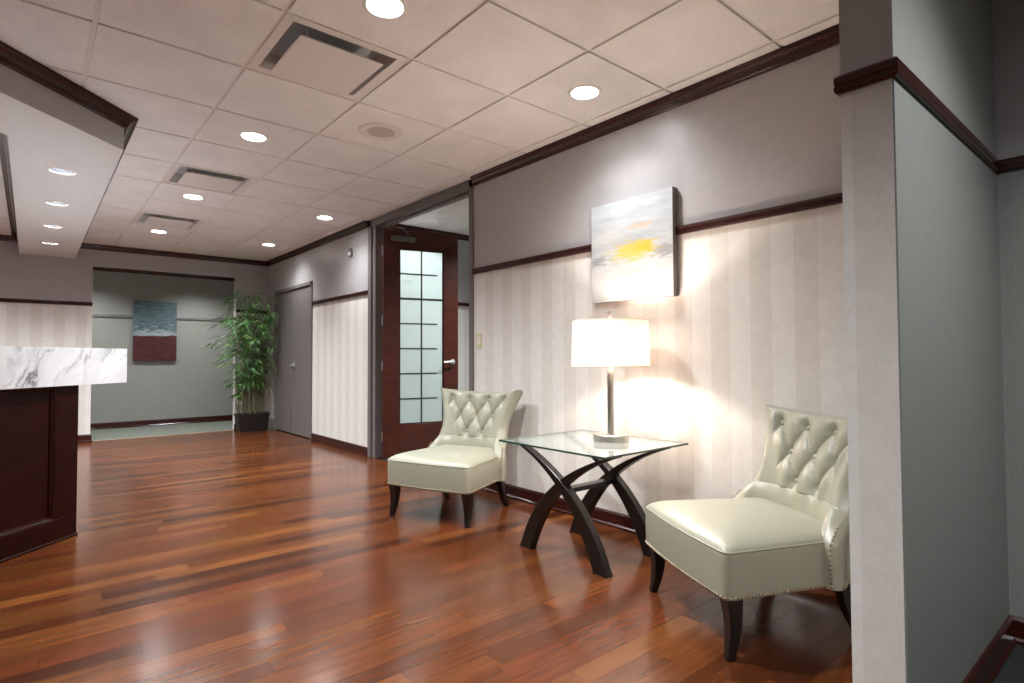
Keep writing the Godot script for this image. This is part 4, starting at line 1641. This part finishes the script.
func build_plant():
	var o = thing("bamboo_plant", Vector3(2.46, 0, -8.735), 0, "tall leafy bamboo in a dark rectangular planter in the far corner", "plant")
	var s = new_st()
	var hx := 0.205; var hz := 0.115; var h := 0.255
	# planter: tapered box with a rim and a hollow top
	var lv = [[0.90, 0.0], [1.0, h - 0.03], [1.05, h - 0.03], [1.05, h], [0.96, h], [0.94, h - 0.035]]
	for k in lv.size() - 1:
		for e in 4:
			var cs = [[-1, -1], [1, -1], [1, 1], [-1, 1]]
			var c0 = cs[e]; var c1 = cs[(e + 1) % 4]
			var A = Vector3(c0[0] * hx * lv[k][0], lv[k][1], c0[1] * hz * lv[k][0])
			var B = Vector3(c1[0] * hx * lv[k][0], lv[k][1], c1[1] * hz * lv[k][0])
			var C = Vector3(c1[0] * hx * lv[k + 1][0], lv[k + 1][1], c1[1] * hz * lv[k + 1][0])
			var D = Vector3(c0[0] * hx * lv[k + 1][0], lv[k + 1][1], c0[1] * hz * lv[k + 1][0])
			var outw = Vector3((c0[0] + c1[0]) * 0.5, 0.3 if k == 2 or k == 3 else 0.0, (c0[1] + c1[1]) * 0.5)
			if k == 4: outw = -outw
			flat_quad(s, A, B, C, D, outw)
	quad(s, Vector3(-hx * 0.9, 0, -hz * 0.9), Vector3(hx * 0.9, 0, -hz * 0.9), Vector3(hx * 0.9, 0, hz * 0.9), Vector3(-hx * 0.9, 0, hz * 0.9), Vector3.DOWN)
	part("planter", s, M.planter, o)
	box_part("soil", Vector3(-hx * 0.93, h - 0.07, -hz * 0.93), Vector3(hx * 0.93, h - 0.03, hz * 0.93), M.soil, o)
	var fol = new_st()
	var twigs = new_st()
	rng.seed = 4411
	for k in 11:
		var bx = lerpf(-0.17, 0.17, k / 10.0) + rng.randf_range(-0.01, 0.01)
		var bz = rng.randf_range(-0.07, 0.07)
		var topy = rng.randf_range(1.55, 1.98)
		var lean = Vector3(bx * rng.randf_range(0.2, 0.75) + rng.randf_range(-0.05, 0.03), 0, rng.randf_range(0.0, 0.2))
		var pts = []; var rad = []
		for i in 12:
			var t = i / 11.0
			pts.append(Vector3(bx, h - 0.05, bz) + Vector3.UP * (topy - h + 0.05) * t + lean * t * t)
			rad.append(lerpf(0.0105, 0.004, t))
		s = new_st()
		tube(s, pts, rad, 7)
		var cn = part("cane", s, M.cane, o)
		var ns = new_st()
		for i in range(1, 10):
			tube(ns, [pts[i] - Vector3(0, 0.003, 0), pts[i] + Vector3(0, 0.003, 0)], rad[i] * 1.22, 7)
		part("cane_nodes", ns, M.cane_node, cn).set_meta("kind", "stuff")
		# twigs and leaves
		var tws = rng.randi_range(30, 36)
		for i in tws:
			var t = pow(rng.randf(), 0.75) * 0.80 + 0.20
			var f = t * 11.0
			var p = pts[int(minf(f, 10))].lerp(pts[int(minf(f, 10)) + 1], f - int(minf(f, 10)))
			var ang = rng.randf() * TAU
			var rise = rng.randf_range(0.0, 0.7)
			var dir = Vector3(cos(ang), rise, sin(ang)).normalized()
			var hgt = p.y
			var reach = 0.10 + 0.22 * clampf((hgt - 0.5) / 0.7, 0, 1) * clampf((2.2 - hgt) / 0.6, 0.3, 1)
			var L = reach * rng.randf_range(0.45, 1.15)
			if dir.x < -0.3: L *= 1.35
			var q = p + dir * L + Vector3.DOWN * L * L * 0.5
			var tipw = o.position + q
			if tipw.x > XW - 0.02 or tipw.z < ZB + 0.02: continue
			tube(twigs, [p, p.lerp(q, 0.5) + Vector3.UP * 0.02, q], [0.0018, 0.0015, 0.001], 4)
			var nl = rng.randi_range(5, 8)
			for j in nl:
				var w = lerpf(0.45, 1.0, float(j) / (nl - 1))
				var lb = p.lerp(q, w)
				var az = ang + rng.randf_range(-1.1, 1.1)
				var ld = Vector3(cos(az), rng.randf_range(-0.75, 0.35), sin(az)).normalized()
				var ll = rng.randf_range(0.09, 0.165)
				var tip = o.position + lb + ld * ll
				if tip.x > XW - 0.012 or o.position.x + lb.x > XW - 0.012 or tip.z < ZB + 0.012 or lb.z + o.position.z < ZB + 0.012: continue
				var g = rng.randf()
				var col = Color(0.045, 0.135, 0.038).lerp(Color(0.20, 0.42, 0.11), g * g)
				if rng.randf() < 0.06: col = Color(0.26, 0.33, 0.11)
				leaf_into(fol, lb, ld, ll, rng.randf_range(0.013, 0.020), col)
	var tg = part("twigs", twigs, M.cane_node, o)
	tg.set_meta("kind", "stuff")
	var fo = part("foliage", fol, M.leaf, o)
	fo.set_meta("kind", "stuff")
	fo.set_meta("label", "narrow green bamboo leaves in drooping sprays")

# =====================================================================
# small things on the walls
# =====================================================================
func build_small_things():
	var o = thing("light_switch", Vector3(XW, 1.115, -3.672), 0, "almond light switch plate on the wall beside the doorway frame", "light switch")
	box_part("plate", Vector3(-0.007, 0, -0.036), Vector3(-0.0005, 0.116, 0.036), M.almond, o, 0.002)
	box_part("rocker", Vector3(-0.011, 0.028, -0.017), Vector3(-0.007, 0.088, 0.017), M.white_plastic, o, 0.0015)
	o = thing("wall_sensor", Vector3(XW, 2.18, -6.06), 0, "small brownish sensor box high on the wall left of the doorway", "sensor")
	box_part("housing", Vector3(-0.03, 0, -0.03), Vector3(-0.0005, 0.09, 0.03), M.frame_grey, o, 0.006)
	box_part("cover", Vector3(-0.034, 0.012, -0.022), Vector3(-0.03, 0.05, 0.022), M.white_plastic, o, 0.0015)
